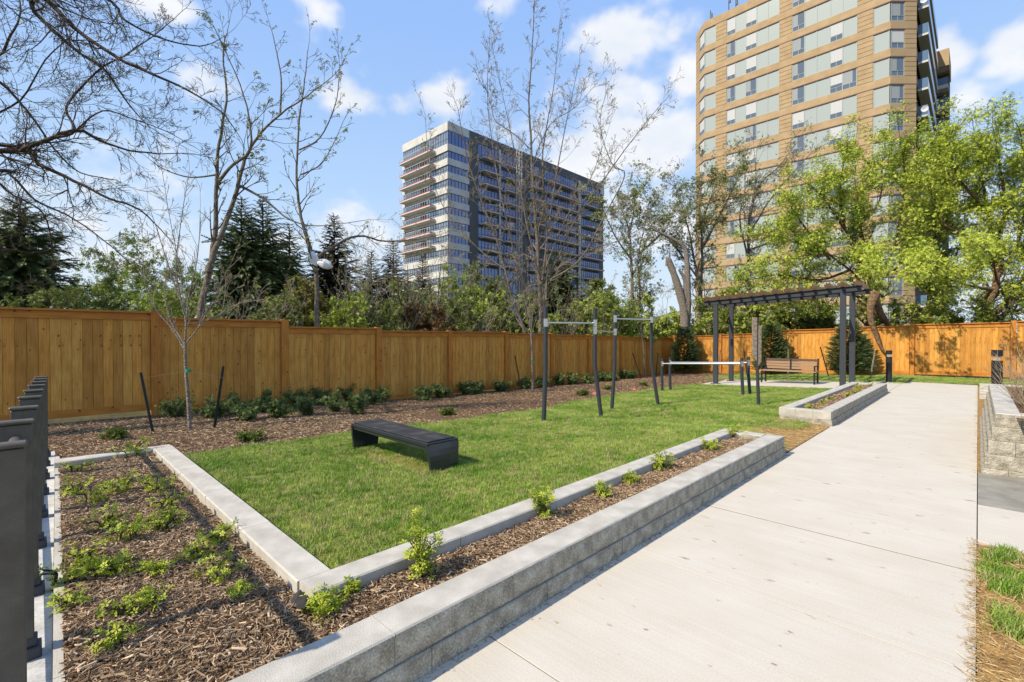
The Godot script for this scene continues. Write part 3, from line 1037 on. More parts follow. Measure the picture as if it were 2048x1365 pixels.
func make_equipment():
	# pull-up bars: four posts, three bars
	var bp := [gp(1087, 846), gp(1204, 836), gp(1223, 821), gp(1318, 811)]
	var tp := []
	var topx := [[1091, 614], [1190, 617], [1230, 623], [1303, 628]]
	for i in 4:
		var b: Vector3 = bp[i]
		var fwd := -cam.global_transform.basis.z
		var d := (b - Vector3(0, EYE, 0)).dot(fwd)
		tp.append(at(topx[i][0], topx[i][1], d))
	var t := thing("pull_up_bars", "outdoor pull-up bars with four charcoal posts and three steel bars on lawn", "gym bars", bp[0])
	var o := t.position
	for i in 4:
		part(t, "post", bent_post(bp[i] - o - Vector3(0, 0.1, 0), tp[i] - o, 0.039, 0.5), M.rubber)
	var hy := func(py, i):
		var fwd := -cam.global_transform.basis.z
		return at(topx[i][0], py, (bp[i] - Vector3(0, EYE, 0)).dot(fwd)).y - o.y
	for q in [[0, 638, 654], [1, 640, 653.5], [1, 654, 669], [2, 631, 645], [2, 658, 671], [3, 634, 646]]:
		var p: Vector3 = tp[q[0]] - o
		part(t, "collar", collar(p, hy.call(q[2], q[0]), hy.call(q[1], q[0]), 0.042), M.steel)
	for q in [[0, 1, 646, 647], [1, 2, 662, 664.5], [2, 3, 638, 640]]:
		var mb := MB.new()
		var a: Vector3 = tp[q[0]] - o
		var b: Vector3 = tp[q[1]] - o
		a.y = hy.call(q[2], q[0]); b.y = hy.call(q[3], q[1])
		mb.cyl(a, b, 0.0165, 10)
		part(t, "bar", mb, M.steel)
	# parallel bars
	var pb := [gp(1325, 784), gp(1487, 792), gp(1341, 782), gp(1501, 790)]
	var t2 := thing("parallel_bars", "low parallel exercise bars with two long steel rails on lawn", "gym bars", pb[0])
	o = t2.position
	var tops := []
	for i in 4:
		var p: Vector3 = pb[i]
		var px: float = [1324, 1484, 1340, 1497][i]
		var d := (p - Vector3(0, EYE, 0)).dot(-cam.global_transform.basis.z)
		var q := at(px, [717, 716, 715, 714][i], d)
		tops.append(q)
		part(t2, "post", bent_post(p - o - Vector3(0, 0.1, 0), q - o, 0.042, 0.6), M.rubber)
		part(t2, "collar", collar(q - o, q.y - o.y - 0.24, q.y - o.y - 0.09, 0.045), M.steel)
	for k in [0, 2]:
		var mb := MB.new()
		mb.cyl(tops[k] - o - Vector3(0, 0.165, 0), tops[k + 1] - o - Vector3(0, 0.165, 0), 0.024, 12)
		part(t2, "bar", mb, M.steel)
	# sit-up bench
	var b := thing("exercise_bench", "low glossy black exercise bench with two splayed legs on lawn", "bench", V(-4.74, G(-4.74, 2.97) + 0.01, 2.97))
	var y := 0.315
	var seat := MB.new()
	seat.rbox(Vector3(0, y - 0.02, 0), Vector3(1.62, 0.042, 0.40), 0.006)
	part(b, "seat", seat, M.gloss_black)
	seat = MB.new()
	seat.rbox(Vector3(0, y + 0.007, 0), Vector3(1.56, 0.012, 0.355), 0.004)
	part(b, "seat_pad", seat, M.mat_black)
	seat = MB.new()
	seat.rbox(Vector3(0, y - 0.062, 0), Vector3(1.54, 0.03, 0.375), 0.006)
	part(b, "seat_frame", seat, M.gloss_black)
	for s in [-1.0, 1.0]:
		# each leg a bent plate that narrows and leans outward to the foot
		var mb := MB.new()
		var rows := 6
		var pts := []
		for i in rows + 1:
			var q := i / float(rows)
			var yy := lerpf(y - 0.02, -0.05, q)
			var xx: float = s * (0.805 + 0.012 * sin(q * PI) + 0.03 * q)
			var w := lerpf(0.205, 0.155, q)
			pts.append([Vector3(xx, yy, w), Vector3(xx + 0.012 * s, yy, w * 0.4), Vector3(xx + 0.012 * s, yy, -w * 0.4), Vector3(xx, yy, -w)])
		for i in rows:
			for k in 3:
				var A: Vector3 = pts[i][k]
				var B: Vector3 = pts[i][k + 1]
				var C: Vector3 = pts[i + 1][k + 1]
				var D: Vector3 = pts[i + 1][k]
				var th := Vector3(0.035 * s, 0, 0)
				if s > 0:
					mb.quad(A, D, C, B); mb.quad(A - th, B - th, C - th, D - th)
				else:
					mb.quad(A, B, C, D); mb.quad(A - th, D - th, C - th, B - th)
			for k in [0, 3]:
				var A: Vector3 = pts[i][k]
				var D: Vector3 = pts[i + 1][k]
				var th := Vector3(0.035 * s, 0, 0)
				mb.quad(A, A - th, D - th, D) if (k == 0) == (s > 0) else mb.quad(A, D, D - th, A - th)
		part(b, "leg", mb, M.gloss_black)
	# sign by the lawn
	var sp := gp(1517, 812)
	var sg := thing("trail_sign", "slim charcoal sign post carrying two weathered pointed planks", "sign", sp)
	var mb := MB.new()
	mb.tube(PackedVector3Array([Vector3(0.01, -0.1, 0), Vector3(-0.03, 1.0, 0), Vector3(-0.03, 1.97, 0)]), PackedFloat32Array([0.037, 0.034, 0.034]), 10, true)
	part(sg, "post", mb, M.rubber)
	var rt := cam.global_transform.basis.x
	for q in [[-0.062, 1.0, 1.98, 0.05], [0.052, 0.88, 1.79, 0.035]]:
		mb = MB.new()
		var c: Vector3 = rt * (q[0] - 0.03)
		var w: float = q[3]
		var fr := Vector3(rt.z, 0, -rt.x) * -0.014
		var tip: float = -signf(q[0])
		var prof := [[-w, q[2]], [-w, q[1] + (0.11 if tip > 0 else 0.0)], [w, q[1] + (0.0 if tip > 0 else 0.11)], [w, q[2]]]
		if tip < 0: prof = [[-w, q[2]], [-w, q[1]], [w, q[1] + 0.11], [w, q[2]]]
		var F := []
		var B := []
		for p in prof:
			F.append(c + rt * p[0] + Vector3(0, p[1], 0) - fr); B.append(c + rt * p[0] + Vector3(0, p[1], 0) + fr)
		mb.quad(F[0], F[1], F[2], F[3]); mb.quad(B[3], B[2], B[1], B[0])
		for i in 4: mb.quad(F[i], B[i], B[(i + 1) % 4], F[(i + 1) % 4])
		part(sg, "plank", mb, M.grey_wood)

# ------------------------------------------------------------------ bench, bollards, stakes, flags
func make_furniture():
	var t := thing("park_bench", "brown slatted park bench with black metal legs under the pergola", "bench", V(-4.62, G(-4.62, 18.2) + 0.014, 18.25))
	for s in [-0.8, 0.0, 0.8]:
		var mb := MB.new()
		if s != 0.0:
			mb.rbox(Vector3(s, 0.21, 0.24), Vector3(0.05, 0.42, 0.05), 0.004)
			mb.rbox(Vector3(s, 0.21, -0.20), Vector3(0.05, 0.42, 0.05), 0.004)
			mb.rbox(Vector3(s, 0.40, 0.02), Vector3(0.045, 0.05, 0.42), 0.004)
			part(t, "leg_frame", mb, M.black)
			mb = MB.new()
			mb.rbox(Vector3(s, 0.62, 0.02), Vector3(0.05, 0.03, 0.46), 0.004)
			mb.rbox(Vector3(s, 0.51, 0.22), Vector3(0.04, 0.20, 0.04), 0.004)
			part(t, "armrest", mb, M.black)
			mb = MB.new()
		mb.rbox(Vector3(s, 0.62, -0.235), Vector3(0.05, 0.50, 0.04), 0.004, Basis(Vector3.RIGHT, -0.12))
		part(t, "back_upright", mb, M.black)
	for k in 5:
		var mb := rail_mesh(Vector3(-0.85, 0.435, 0.22 - 0.095 * k), Vector3(0.85, 0.435, 0.22 - 0.095 * k), 0.032, 0.082, k)
		part(t, "seat_slat", mb, M.bench_wood)
	for k in 4:
		for s in [-0.4, 0.4]:
			var y := 0.53 + 0.092 * k
			var z := -0.195 - (y - 0.5) * 0.12
			part(t, "back_slat", rail_mesh(Vector3(s - 0.37, y, z), Vector3(s + 0.37, y, z), 0.078, 0.03, (k + 3) % 8), M.bench_dark if k == 3 else M.bench_wood)
	# bollards
	for q in [[V(-2.08, 0.0, 19.75), "black bollard light on a concrete foot before the cedar fence"], [V(0.27, 0.18, 13.4), "black bollard light behind the grey block wall"]]:
		var b := thing("bollard_light", q[1], "bollard", q[0], "bollard lights")
		var mb := MB.new()
		mb.cyl(Vector3(0, 0.0, 0), Vector3(0, 0.86, 0), 0.083, 20)
		part(b, "shaft", mb, M.black)
		mb = MB.new()
		mb.cyl(Vector3(0, 0.86, 0), Vector3(0, 0.945, 0), 0.062, 20)
		part(b, "lens", mb, M.lens)
		mb = MB.new()
		mb.cyl(Vector3(0, 0.86, 0), Vector3(0, 0.945, 0), 0.02, 8)
		part(b, "core", mb, M.steel)
		mb = MB.new()
		mb.cyl(Vector3(0, 0.945, 0), Vector3(0, 1.07, 0), 0.085, 20)
		part(b, "cap", mb, M.black)
		mb = MB.new()
		mb.cyl(Vector3(0, -0.2, 0), Vector3(0, 0.03, 0), 0.14, 20)
		part(b, "foot", mb, M.coping)
	# stakes: foot and head pixel, what they stand by
	var sk := [[308, 868, 283, 745, "black metal stake leaning left beside the young tree with green tie"], [430, 857, 448, 733, "black metal stake leaning right beside the young tree with green tie"], [1043, 783, 1030, 712, "dark thin stake leaning in the bed left of the white-barked sapling"], [1283, 757, 1265, 706, "dark thin stake leaning left beside the sapling near the fence corner"], [1312, 752, 1316, 706, "dark thin stake leaning right beside the sapling near the fence corner"], [1375, 748, 1364, 706, "thin stake leaning left of the first little pine"], [1437, 751, 1441, 700, "pale thin stake right of the first little pine"], [1494, 752, 1488, 698, "thin stake behind the trail sign"], [1577, 752, 1577, 699, "pale thin stake behind the park bench"], [1658, 755, 1641, 694, "dark stake leaning left beyond the end of the park bench"], [1741, 758, 1751, 700, "pale thin stake right of the pine behind the pergola posts"]]
	for q in sk:
		var b := gp(q[0], q[1])
		var d := (b - Vector3(0, EYE, 0)).dot(-cam.global_transform.basis.z)
		var h := at(q[2], q[3], d)
		var s := thing("tree_stake", q[4], "stake", b, "stakes for the young trees")
		var mb := MB.new()
		var ax := (h - b).normalized()
		var bx := Basis(ax.cross(Vector3.BACK).normalized(), ax, ax.cross(Vector3.BACK).normalized().cross(ax))
		var l := (h - b).length()
		mb.box(ax * (l * 0.5 - 0.05), Vector3(0.042, l + 0.1, 0.006), bx)
		mb.box(ax * (l * 0.5 - 0.05) + bx.z * 0.016, Vector3(0.006, l + 0.1, 0.03), bx)
		part(s, "shaft", mb, M.grey_wood if "pale" in q[4] else M.stake)
	for q in [[1185, 796, "small pink marker flag lying over in the mulch"], [1265, 787, "small pink marker flag standing at the lawn edge"]]:
		var p := gp(q[0], q[1])
		var fl := thing("marker_flag", q[2], "flag", p, "pink marker flags")
		var mb := MB.new()
		mb.cyl(Vector3(0, -0.03, 0), Vector3(0.02, 0.17, 0), 0.003, 5)
		part(fl, "wire", mb, M.steel)
		mb = MB.new()
		for i in 4:
			var a := i / 4.0
			var b := (i + 1) / 4.0
			mb.quad(Vector3(0.01 + 0.09 * a, 0.09 + 0.02 * a, 0.012 * sin(a * 5)), Vector3(0.01 + 0.09 * b, 0.09 + 0.02 * b, 0.012 * sin(b * 5)), Vector3(0.01 + 0.09 * b, 0.16 - 0.01 * b, 0.012 * sin(b * 5)), Vector3(0.01 + 0.09 * a, 0.16 - 0.01 * a, 0.012 * sin(a * 5)))
		part(fl, "cloth", mb, M.pink)
	# scrap of black liner at the kerb corner
	var ln := MB.new()
	for i in 6:
		for j in 2:
			var g := func(a, b): return V(-2.46 + 0.026 * a, 0.21 - 0.022 * b + 0.016 * sin(a * 2.1 + b), 0.948 - 0.022 * b - 0.008 * sin(a * 2.3))
			ln.quad(g.call(i, j + 1), g.call(i + 1, j + 1), g.call(i + 1, j), g.call(i, j))
	var lo := part(self, "liner_scrap", ln, M.mat_black)
	tag(lo, "scrap of black landscape liner at the kerb corner", "liner")

# ------------------------------------------------------------------ towers
# a facade: P = its left corner seen from outside, d = direction along it, n = outward normal (both level)
func face_box(mb: MB, P: Vector3, d: Vector3, n: Vector3, a, b, y0, y1, out, thick):
	mb.box(P + d * ((a + b) * 0.5) + Vector3(0, (y0 + y1) * 0.5, 0) + n * (out - thick * 0.5), Vector3(b - a, y1 - y0, thick), Basis(d, Vector3.UP, n))

func facade_window(root, P, d, n, splits: Array, y0, y1, kinds: Array, low := 0.0):
	var fr := MB.new()
	var a: float = splits[0]
	var b: float = splits[-1]
	face_box(fr, P, d, n, a, b, y0, y0 + 0.05, -0.05, 0.06)
	face_box(fr, P, d, n, a, b, y1 - 0.05, y1, -0.05, 0.06)
	for i in splits.size():
		var s: float = splits[i]
		var w := 0.035
		face_box(fr, P, d, n, clampf(s - w, a, b - 2 * w), clampf(s + w, a + 2 * w, b), y0 + 0.05, y1 - 0.05, -0.052, 0.06)
	for i in kinds.size():
		if kinds[i] in ["c", "g", "w", "d"]:
			face_box(fr, P, d, n, splits[i] + 0.036, splits[i + 1] - 0.036, y0 + 0.50, y0 + 0.54, -0.054, 0.05)
			var m: float = (splits[i] + splits[i + 1]) * 0.5
			face_box(fr, P, d, n, m - 0.02, m + 0.02, y0 + 0.052, y0 + 0.50, -0.055, 0.05)
	var w := part(root, "window", fr, M.frame)
	for i in kinds.size():
		var mb := MB.new()
		var s0: float = splits[i] + 0.03
		var s1: float = splits[i + 1] - 0.03
		match kinds[i]:
			"s":
				face_box(mb, P, d, n, s0, s1, y0 + 0.04, y1 - 0.04, -0.085, 0.02)
				part(w, "pane", mb, M.spandrel)
			_:
				face_box(mb, P, d, n, s0, s1, y0 + 0.04, y0 + 0.52, -0.085, 0.02)
				face_box(mb, P, d, n, s0, s1, y0 + 0.52, y1 - 0.04, -0.085, 0.02)
				part(w, "pane", mb, M.glass)
				mb = MB.new()
				var split: float = lerpf(s0, s1, {"c": 1.0, "w": 1.0, "g": 0.45, "d": 0.7}[kinds[i]])
				var lowc: float = y0 + (0.56 if kinds[i] != "w" else rnd(0.6, 1.0))
				var cur := s0
				var steps_n := int((split - s0) / 0.12) + 1
				for k in steps_n:                              # folds of the curtain, just behind the glass line
					var e := minf(cur + 0.12, split)
					face_box(mb, P, d, n, cur + 0.008, e, lowc, y1 - 0.06, -0.079 - 0.002 * (k % 2), 0.004)
					cur = e
				part(w, "curtain", mb, M.curtain if kinds[i] in ["c", "w"] else M.curtain_dim)

func wall_panel(root, called, P, d, n, a, b, y0, y1, out, material):
	var mb := MB.new()
	face_box(mb, P, d, n, a, b, y0, y1, out, 0.16)
	part(root, called, mb, material)

func make_brick_tower():
	var t := thing("apartment_tower", "tall tan brick apartment tower with bands of pale glass windows", "building", V(-15.0, -0.5, 66.0))
	var o := t.position
	var top := 41.06
	# core behind the cladding
	var core := MB.new()
	var poly := [[-26.65, 62.0], [-24.87, 60.2], [-6.4, 60.2], [-4.7, 61.95], [-4.7, 92.0], [-26.65, 92.0]]
	for i in 6:
		var a = poly[i]
		var b = poly[(i + 1) % 6]
		core.quad(V(a[0], -0.6, a[1]) - o, V(b[0], -0.6, b[1]) - o, V(b[0], top - 0.3, b[1]) - o, V(a[0], top - 0.3, a[1]) - o)
	for i in [[0, 1, 2], [0, 2, 3], [0, 3, 4], [0, 4, 5]]:
		core.tri(V(poly[i[0]][0], top - 0.3, poly[i[0]][1]) - o, V(poly[i[1]][0], top - 0.3, poly[i[1]][1]) - o, V(poly[i[2]][0], top - 0.3, poly[i[2]][1]) - o)
	part(t, "wall", core, M.joint)
	var q := sqrt(0.5)
	var faces := [
		{"P": V(-24.93, 0, 60.0), "d": Vector3(1, 0, 0), "n": Vector3(0, 0, 1), "l": 18.58},
		{"P": V(-26.8, 0, 61.87), "d": Vector3(q, 0, q), "n": Vector3(-q, 0, q), "l": 2.645},
		{"P": V(-6.35, 0, 60.0), "d": Vector3(q, 0, -q), "n": Vector3(q, 0, q), "l": 2.6},
		{"P": V(-4.51, 0, 61.84), "d": Vector3(0, 0, -1), "n": Vector3(1, 0, 0), "l": 30.0},
		{"P": V(-26.8, 0, 91.9), "d": Vector3(0, 0, 1), "n": Vector3(-1, 0, 0), "l": 30.0}]
	for f in faces: f.P -= o
	var kindsA := ["cscss", "gscss", "cscss", "gsgss", "cscss", "ssdss"]
	var kindsB := ["gssss", "gsscs", "csscs", "gsswd", "gsscs", "dssws"]
	for k in 15:
		var yb := 37.95 - 2.73 * k
		var yt := yb + (2.05 if k == 0 else 1.86)
		var above := top if k == 0 else 37.95 - 2.73 * (k - 1)
		if yt < 0.2: break
		yb = maxf(yb, 0.2)
		for fi in 5:
			var f = faces[fi]
			wall_panel(t, "brick_band", f.P, f.d, f.n, 0.0 if fi != 2 else 0.012, f.l, yt + 0.10 - o.y, above - 0.02 - o.y, 0.0, M.brick)
			wall_panel(t, "brown_course", f.P, f.d, f.n, 0.0 if fi != 2 else 0.012, f.l, yt + 0.002 - o.y, yt + 0.098 - o.y, 0.006, M.brown_course)
		# window bays of the front
		var f0 = faces[0]
		var piers := [[1.44, 2.73], [8.60, 9.87], [15.88, 17.18]]
		facade_window(t, f0.P, f0.d, f0.n, [0.05, 1.42], yb - o.y, yt - o.y, ["s"])
		facade_window(t, f0.P, f0.d, f0.n, [2.75, 3.75, 4.97, 6.15, 7.37, 8.58], yb - o.y, yt - o.y, kindsA[k % 6].split(""))
		facade_window(t, f0.P, f0.d, f0.n, [9.89, 11.1, 12.25, 13.5, 14.6, 15.86], yb - o.y, yt - o.y, kindsB[(k * 5 + 1) % 6].split(""))
		facade_window(t, f0.P, f0.d, f0.n, [17.2, 18.5], yb - o.y, yt - o.y, ["s"])
		facade_window(t, faces[1].P, faces[1].d, faces[1].n, [1.15, 2.6], yb - o.y, yt - o.y, ["c"])
		facade_window(t, faces[2].P, faces[2].d, faces[2].n, [0.08, 1.42], yb - o.y, yt - o.y, [["d", "g", "d", "w", "g"][k % 5]])
		var rows := 4
		var h := (yt - yb) / rows
		for r in rows:
			var y0 := yb + h * r + 0.02 - o.y
			var y1 := yb + h * (r + 1) - 0.02 - o.y
			for p in piers: wall_panel(t, "brick_panel", f0.P, f0.d, f0.n, p[0], p[1], y0, y1, 0.0, M.brick)
			wall_panel(t, "brick_panel", faces[1].P, faces[1].d, faces[1].n, 0.0, 1.13, y0, y1, 0.0, M.brick)
			wall_panel(t, "brick_panel", faces[2].P, faces[2].d, faces[2].n, 1.44, 2.6, y0, y1, 0.0, M.brick)
		# side balconies: slab, blue glass front
		if k < 13:
			var b := MB.new()
			b.box(V(-4.1, yb - 0.55, 71.0) - o, Vector3(0.8, 0.2, 16.0))
			var bal := part(t, "balcony", b, M.slab_edge)
			b = MB.new()
			b.box(V(-3.73, yb + 0.05, 71.0) - o, Vector3(0.03, 1.0, 15.9))
			b.box(V(-4.11, yb + 0.05, 63.05) - o, Vector3(0.72, 1.0, 0.03))
			part(bal, "glass_front", b, M.balcony_blue)
			b = MB.new()
			b.box(V(-4.0, yb - 0.5, 85.5) - o, Vector3(2.0, 0.5, 1.4))
			bal = part(t, "balcony", b, M.slab_edge)
			b = MB.new()
			b.box(V(-4.0, yb + 0.2, 84.82) - o, Vector3(1.95, 0.85, 0.03))
			part(bal, "glass_front", b, M.balcony_blue)
			b = MB.new()
			b.box(V(-3.9, yb + 0.6, 89.0) - o, Vector3(1.8, 2.6, 3.2))
			part(t, "wing_wall", b, M.joint)
	var rf := MB.new()
	rf.box(V(-4.0, top - 2.7, 87.5) - o, Vector3(2.2, 2.2, 6.0))
	part(t, "wing_parapet", rf, M.brick)
	for a in [[-24.4, 60.6, 1.9], [-22.2, 60.7, 3.6], [-21.4, 60.8, 2.6], [-16.4, 60.8, 3.0], [-15.9, 60.9, 2.2]]:
		var mb := MB.new()
		mb.cyl(V(a[0], top - 0.4, a[1]) - o, V(a[0], top + a[2], a[1]) - o, 0.06, 6)
		mb.box(V(a[0] + 0.12, top + a[2] * 0.6, a[1]) - o, Vector3(0.22, 0.7, 0.16))
		mb.box(V(a[0] + 0.35, top + 0.35, a[1]) - o, Vector3(0.8, 0.05, 0.05))
		part(t, "roof_antenna", mb, M.panel_grey)
	for a in [[-4.0, 34.9, 62.2], [-3.9, 24.2, 62.4]]:
		var mb := MB.new()
		for i in 12:
			var t0 := TAU * i / 12.0
			var t1 := TAU * (i + 1) / 12.0
			var c := V(a[0], a[1], a[2]) - o
			var e := func(tt): return c + Vector3(cos(tt) * 0.30, sin(tt) * 0.30, 0.12)
			mb.tri(c, e.call(t0), e.call(t1))
		mb.cyl(V(a[0], a[1], a[2]) - o, V(a[0] - 0.3, a[1] - 0.4, a[2] + 0.5) - o, 0.03, 6)
		part(t, "satellite_dish", mb, M.mast)

func make_white_tower():
	var t := thing("apartment_tower", "dark apartment tower with white bands and red-edged balconies beyond the trees", "building", V(-85.0, -0.5, 80.0))
	var o := t.position
	var core := MB.new()
	core.box(V(-87.7, 22.0, 90.0) - o, Vector3(17.0, 45.0, 57.4))
	part(t, "wall", core, M.panel_grey)
	var P := V(-96.4, 0, 61.0) - o          # front, 17.4 m
	var d := Vector3(1, 0, 0)
	var n := Vector3(0, 0, 1)
	var P2 := V(-79.0, 0, 61.0) - o         # long side, 57.9 m
	var d2 := Vector3(0, 0, -1)
	var n2 := Vector3(1, 0, 0)
	var Y := func(y): return y - o.y
	wall_panel(t, "parapet", P, d, n, 0.0, 17.4, Y.call(44.35), Y.call(46.1), 0.0, M.panel_white)
	wall_panel(t, "parapet", P2, d2, n2, 0.0, 5.8, Y.call(44.35), Y.call(46.1), 0.012, M.panel_white)
	wall_panel(t, "parapet", P2, d2, n2, 5.85, 56.2, Y.call(44.0), Y.call(46.1), -0.03, M.panel_grey)
	wall_panel(t, "parapet", P2, d2, n2, 56.2, 57.9, Y.call(43.0), Y.call(46.1), 0.0, M.panel_white)
	var mb := MB.new()
	mb.box(V(-90.0, 46.6, 67.0) - o, Vector3(5.0, 3.0, 6.0))
	part(t, "roof_house", mb, M.panel_white)
	for k in 15:
		var wt := 44.35 if k == 0 else 40.1 - 2.93 * (k - 1)
		var wb := 41.55 if k == 0 else wt - 1.55
		var bt := wb
		var bb := 40.1 - 2.93 * k
		if bb < 0.0: break
		# front
		wall_panel(t, "white_band", P, d, n, 0.0, 17.4, Y.call(bb), Y.call(bt), 0.0, M.panel_white)
		var m2 := MB.new()
		face_box(m2, P, d, n, 0.1, 17.3, Y.call(wb), Y.call(wt), -0.25, 0.05)
		var w := part(t, "window", m2, M.front_glass)
		m2 = MB.new()
		for i in 20:
			var x := 0.15 + i * 0.9
			if x > 7.2 and x < 9.0: continue
			face_box(m2, P, d, n, x, x + 0.09, Y.call(wb), Y.call(wt), -0.2, 0.08)
		face_box(m2, P, d, n, 0.1, 17.3, Y.call(lerpf(wb, wt, 0.38)), Y.call(lerpf(wb, wt, 0.38) + 0.07), -0.21, 0.06)
		part(w, "mullion", m2, M.panel_grey)
		wall_panel(t, "grey_panel", P, d, n, 7.2, 8.9, Y.call(wb), Y.call(wt), -0.14, M.panel_grey)
		# the front balcony
		if k < 8:
			m2 = MB.new()
			face_box(m2, P, d, n, 0.9, 13.0, Y.call(bb + 0.62), Y.call(bb + 0.86), 1.5, 1.5)
			var bal := part(t, "balcony", m2, M.slab_edge)
			m2 = MB.new()
			face_box(m2, P, d, n, 0.9, 13.0, Y.call(bb + 0.87), Y.call(bb + 1.02), 1.5, 0.08)
			face_box(m2, P, d, n, 12.92, 13.0, Y.call(bb + 0.87), Y.call(bb + 1.02), 1.41, 1.36)
			part(bal, "red_edge", m2, M.red_strip)
			m2 = MB.new()
			for i in 14:
				face_box(m2, P, d, n, 0.95 + i * 0.92, 1.0 + i * 0.92, Y.call(bb + 1.02), Y.call(bb + 1.95), 1.48, 0.05)
			face_box(m2, P, d, n, 0.9, 13.0, Y.call(bb + 1.96), Y.call(bb + 2.02), 1.48, 0.05)
			part(bal, "rail", m2, M.mast)
		# long side: white corner bands, then dark wall with blue glass bays
		wall_panel(t, "white_band", P2, d2, n2, 0.0, 5.8, Y.call(bb), Y.call(bt), 0.012, M.panel_white)
		for q in [[0.15, 5.7], [8.5, 14.5], [15.5, 20.5], [25.5, 29.0], [31.0, 44.5], [47.0, 55.5]]:
			m2 = MB.new()
			face_box(m2, P2, d2, n2, q[0], q[1], Y.call(wb - (0.0 if q[0] < 1 else 0.55)), Y.call(wt), -0.18, 0.05)
			w = part(t, "window", m2, M.blue_glass)
			m2 = MB.new()
			var x: float = q[0]
			while x < q[1] + 0.01:
				face_box(m2, P2, d2, n2, x - 0.05, x + 0.05, Y.call(wb - (0.0 if q[0] < 1 else 0.55)), Y.call(wt), -0.13, 0.06)
				x += (q[1] - q[0]) / maxf(1.0, round((q[1] - q[0]) / 1.0))
			part(w, "mullion", m2, M.panel_grey)
		wall_panel(t, "grey_panel", P2, d2, n2, 5.82, 8.4, Y.call(bb), Y.call(wt), -0.02, M.panel_grey)
		wall_panel(t, "white_pier", P2, d2, n2, 14.7, 15.3, Y.call(bb), Y.call(wt + 0.01), 0.1, M.panel_white)
		wall_panel(t, "white_pier", P2, d2, n2, 45.2, 46.4, Y.call(bb), Y.call(wt + 0.01), 0.1, M.panel_white)
		if k < 9:
			for q in [[9.0, 14.4], [16.0, 21.0], [24.5, 30.0], [31.0, 45.0], [47.0, 56.0]]:
				m2 = MB.new()
				face_box(m2, P2, d2, n2, q[0], q[1], Y.call(bb + 0.62), Y.call(bb + 0.86), 1.4, 1.4)
				var bal := part(t, "balcony", m2, M.slab_edge)
				m2 = MB.new()
				face_box(m2, P2, d2, n2, q[0], q[1], Y.call(bb + 0.87), Y.call(bb + 1.02), 1.4, 0.08)
				part(bal, "red_edge", m2, M.red_strip)
				m2 = MB.new()
				var x: float = q[0] + 0.03
				while x < q[1]:
					face_box(m2, P2, d2, n2, x, x + 0.05, Y.call(bb + 1.02), Y.call(bb + 1.95), 1.38, 0.05)
					x += 0.92
				face_box(m2, P2, d2, n2, q[0], q[1], Y.call(bb + 1.96), Y.call(bb + 2.02), 1.38, 0.05)
				part(bal, "rail", m2, M.panel_grey)
	# builders' hoist mast
	var hm := thing("hoist_mast", "pale lattice hoist mast climbing the long side of the dark tower", "mast", V(-76.6, -0.5, 80.0))
	mb = MB.new()
	for sx in [-0.45, 0.45]:
		for sz in [-0.45, 0.45]:
			mb.cyl(Vector3(sx, 0, sz), Vector3(sx, 48.6, sz), 0.06, 4)
	part(hm, "leg", mb, M.mast)
	mb = MB.new()
	for i in 32:
		var y := i * 1.5
		for s in [-0.45, 0.45]:
			mb.cyl(Vector3(-0.45, y, s), Vector3(0.45, y + 1.5, s), 0.04, 4)
			mb.cyl(Vector3(-0.45, y, s), Vector3(0.45, y, s), 0.04, 4)
			mb.cyl(Vector3(s, y, -0.45), Vector3(s, y + 1.5, 0.45), 0.04, 4)
	part(hm, "brace", mb, M.mast)

# ------------------------------------------------------------------ trees
func smooth(pts: Array, n := 4) -> PackedVector3Array:
	var o := PackedVector3Array()
	for i in range(pts.size() - 1):
		var a: Vector3 = pts[maxi(i - 1, 0)]
		var b: Vector3 = pts[i]
		var c: Vector3 = pts[i + 1]
		var d: Vector3 = pts[mini(i + 2, pts.size() - 1)]
		for k in n: o.append(b.cubic_interpolate(c, a, d, float(k) / n))
	o.append(pts[-1])
	return o

func rough_dir(d: Vector3, amount) -> Vector3:
	return (d + Vector3(rnd(-1, 1), rnd(-1, 1), rnd(-1, 1)) * amount).normalized()

func grow(mb: MB, p: Vector3, dir: Vector3, length, r, level, S, tips: Array):
	# one twig with its side twigs; S: wander, up, kids, ratio, spread, gap
	var n: int = 5 if level > 1 else (4 if level == 1 else 3)
	var pts := PackedVector3Array([p])
	var rad := PackedFloat32Array([r])
	var d := dir
	var seg: float = length / n
	for i in n:
		d = (rough_dir(d, S.wander) + Vector3(0, S.up * (0.5 + 0.5 * i / n), 0)).normalized()
		p += d * seg
		pts.append(p)
		rad.append(maxf(r * (1.0 - 0.8 * (i + 1) / n), S.rmin))
	mb.tube(pts, rad, 5 if r > 0.02 else (4 if r > 0.009 else 3))
	if level <= 0:
		tips.append([pts[n], d])
		if rng.randf() < S.get("mid", 0.4): tips.append([pts[n - 1], d])
		return
	tips.append([pts[n], d])
	var kids: int = S.kids + (rng.randi() % 2)
	for k in kids:
		var t := rnd(0.25, 0.97)
		var i := int(t * n)
		var q := pts[i].lerp(pts[mini(i + 1, n)], t * n - i)
		var ax := (pts[mini(i + 1, n)] - pts[i]).normalized()
		var sd := ax.cross(rough_dir(Vector3(0.1, 0.2, 0.1), 1.0)).normalized()
		var nd := (ax * cos(S.spread) + sd * sin(S.spread)).normalized()
		grow(mb, q, nd, length * S.ratio * rnd(0.6, 1.15) * (1.15 - 0.5 * t), maxf(r * 0.55, S.rmin), level - 1, S, tips)

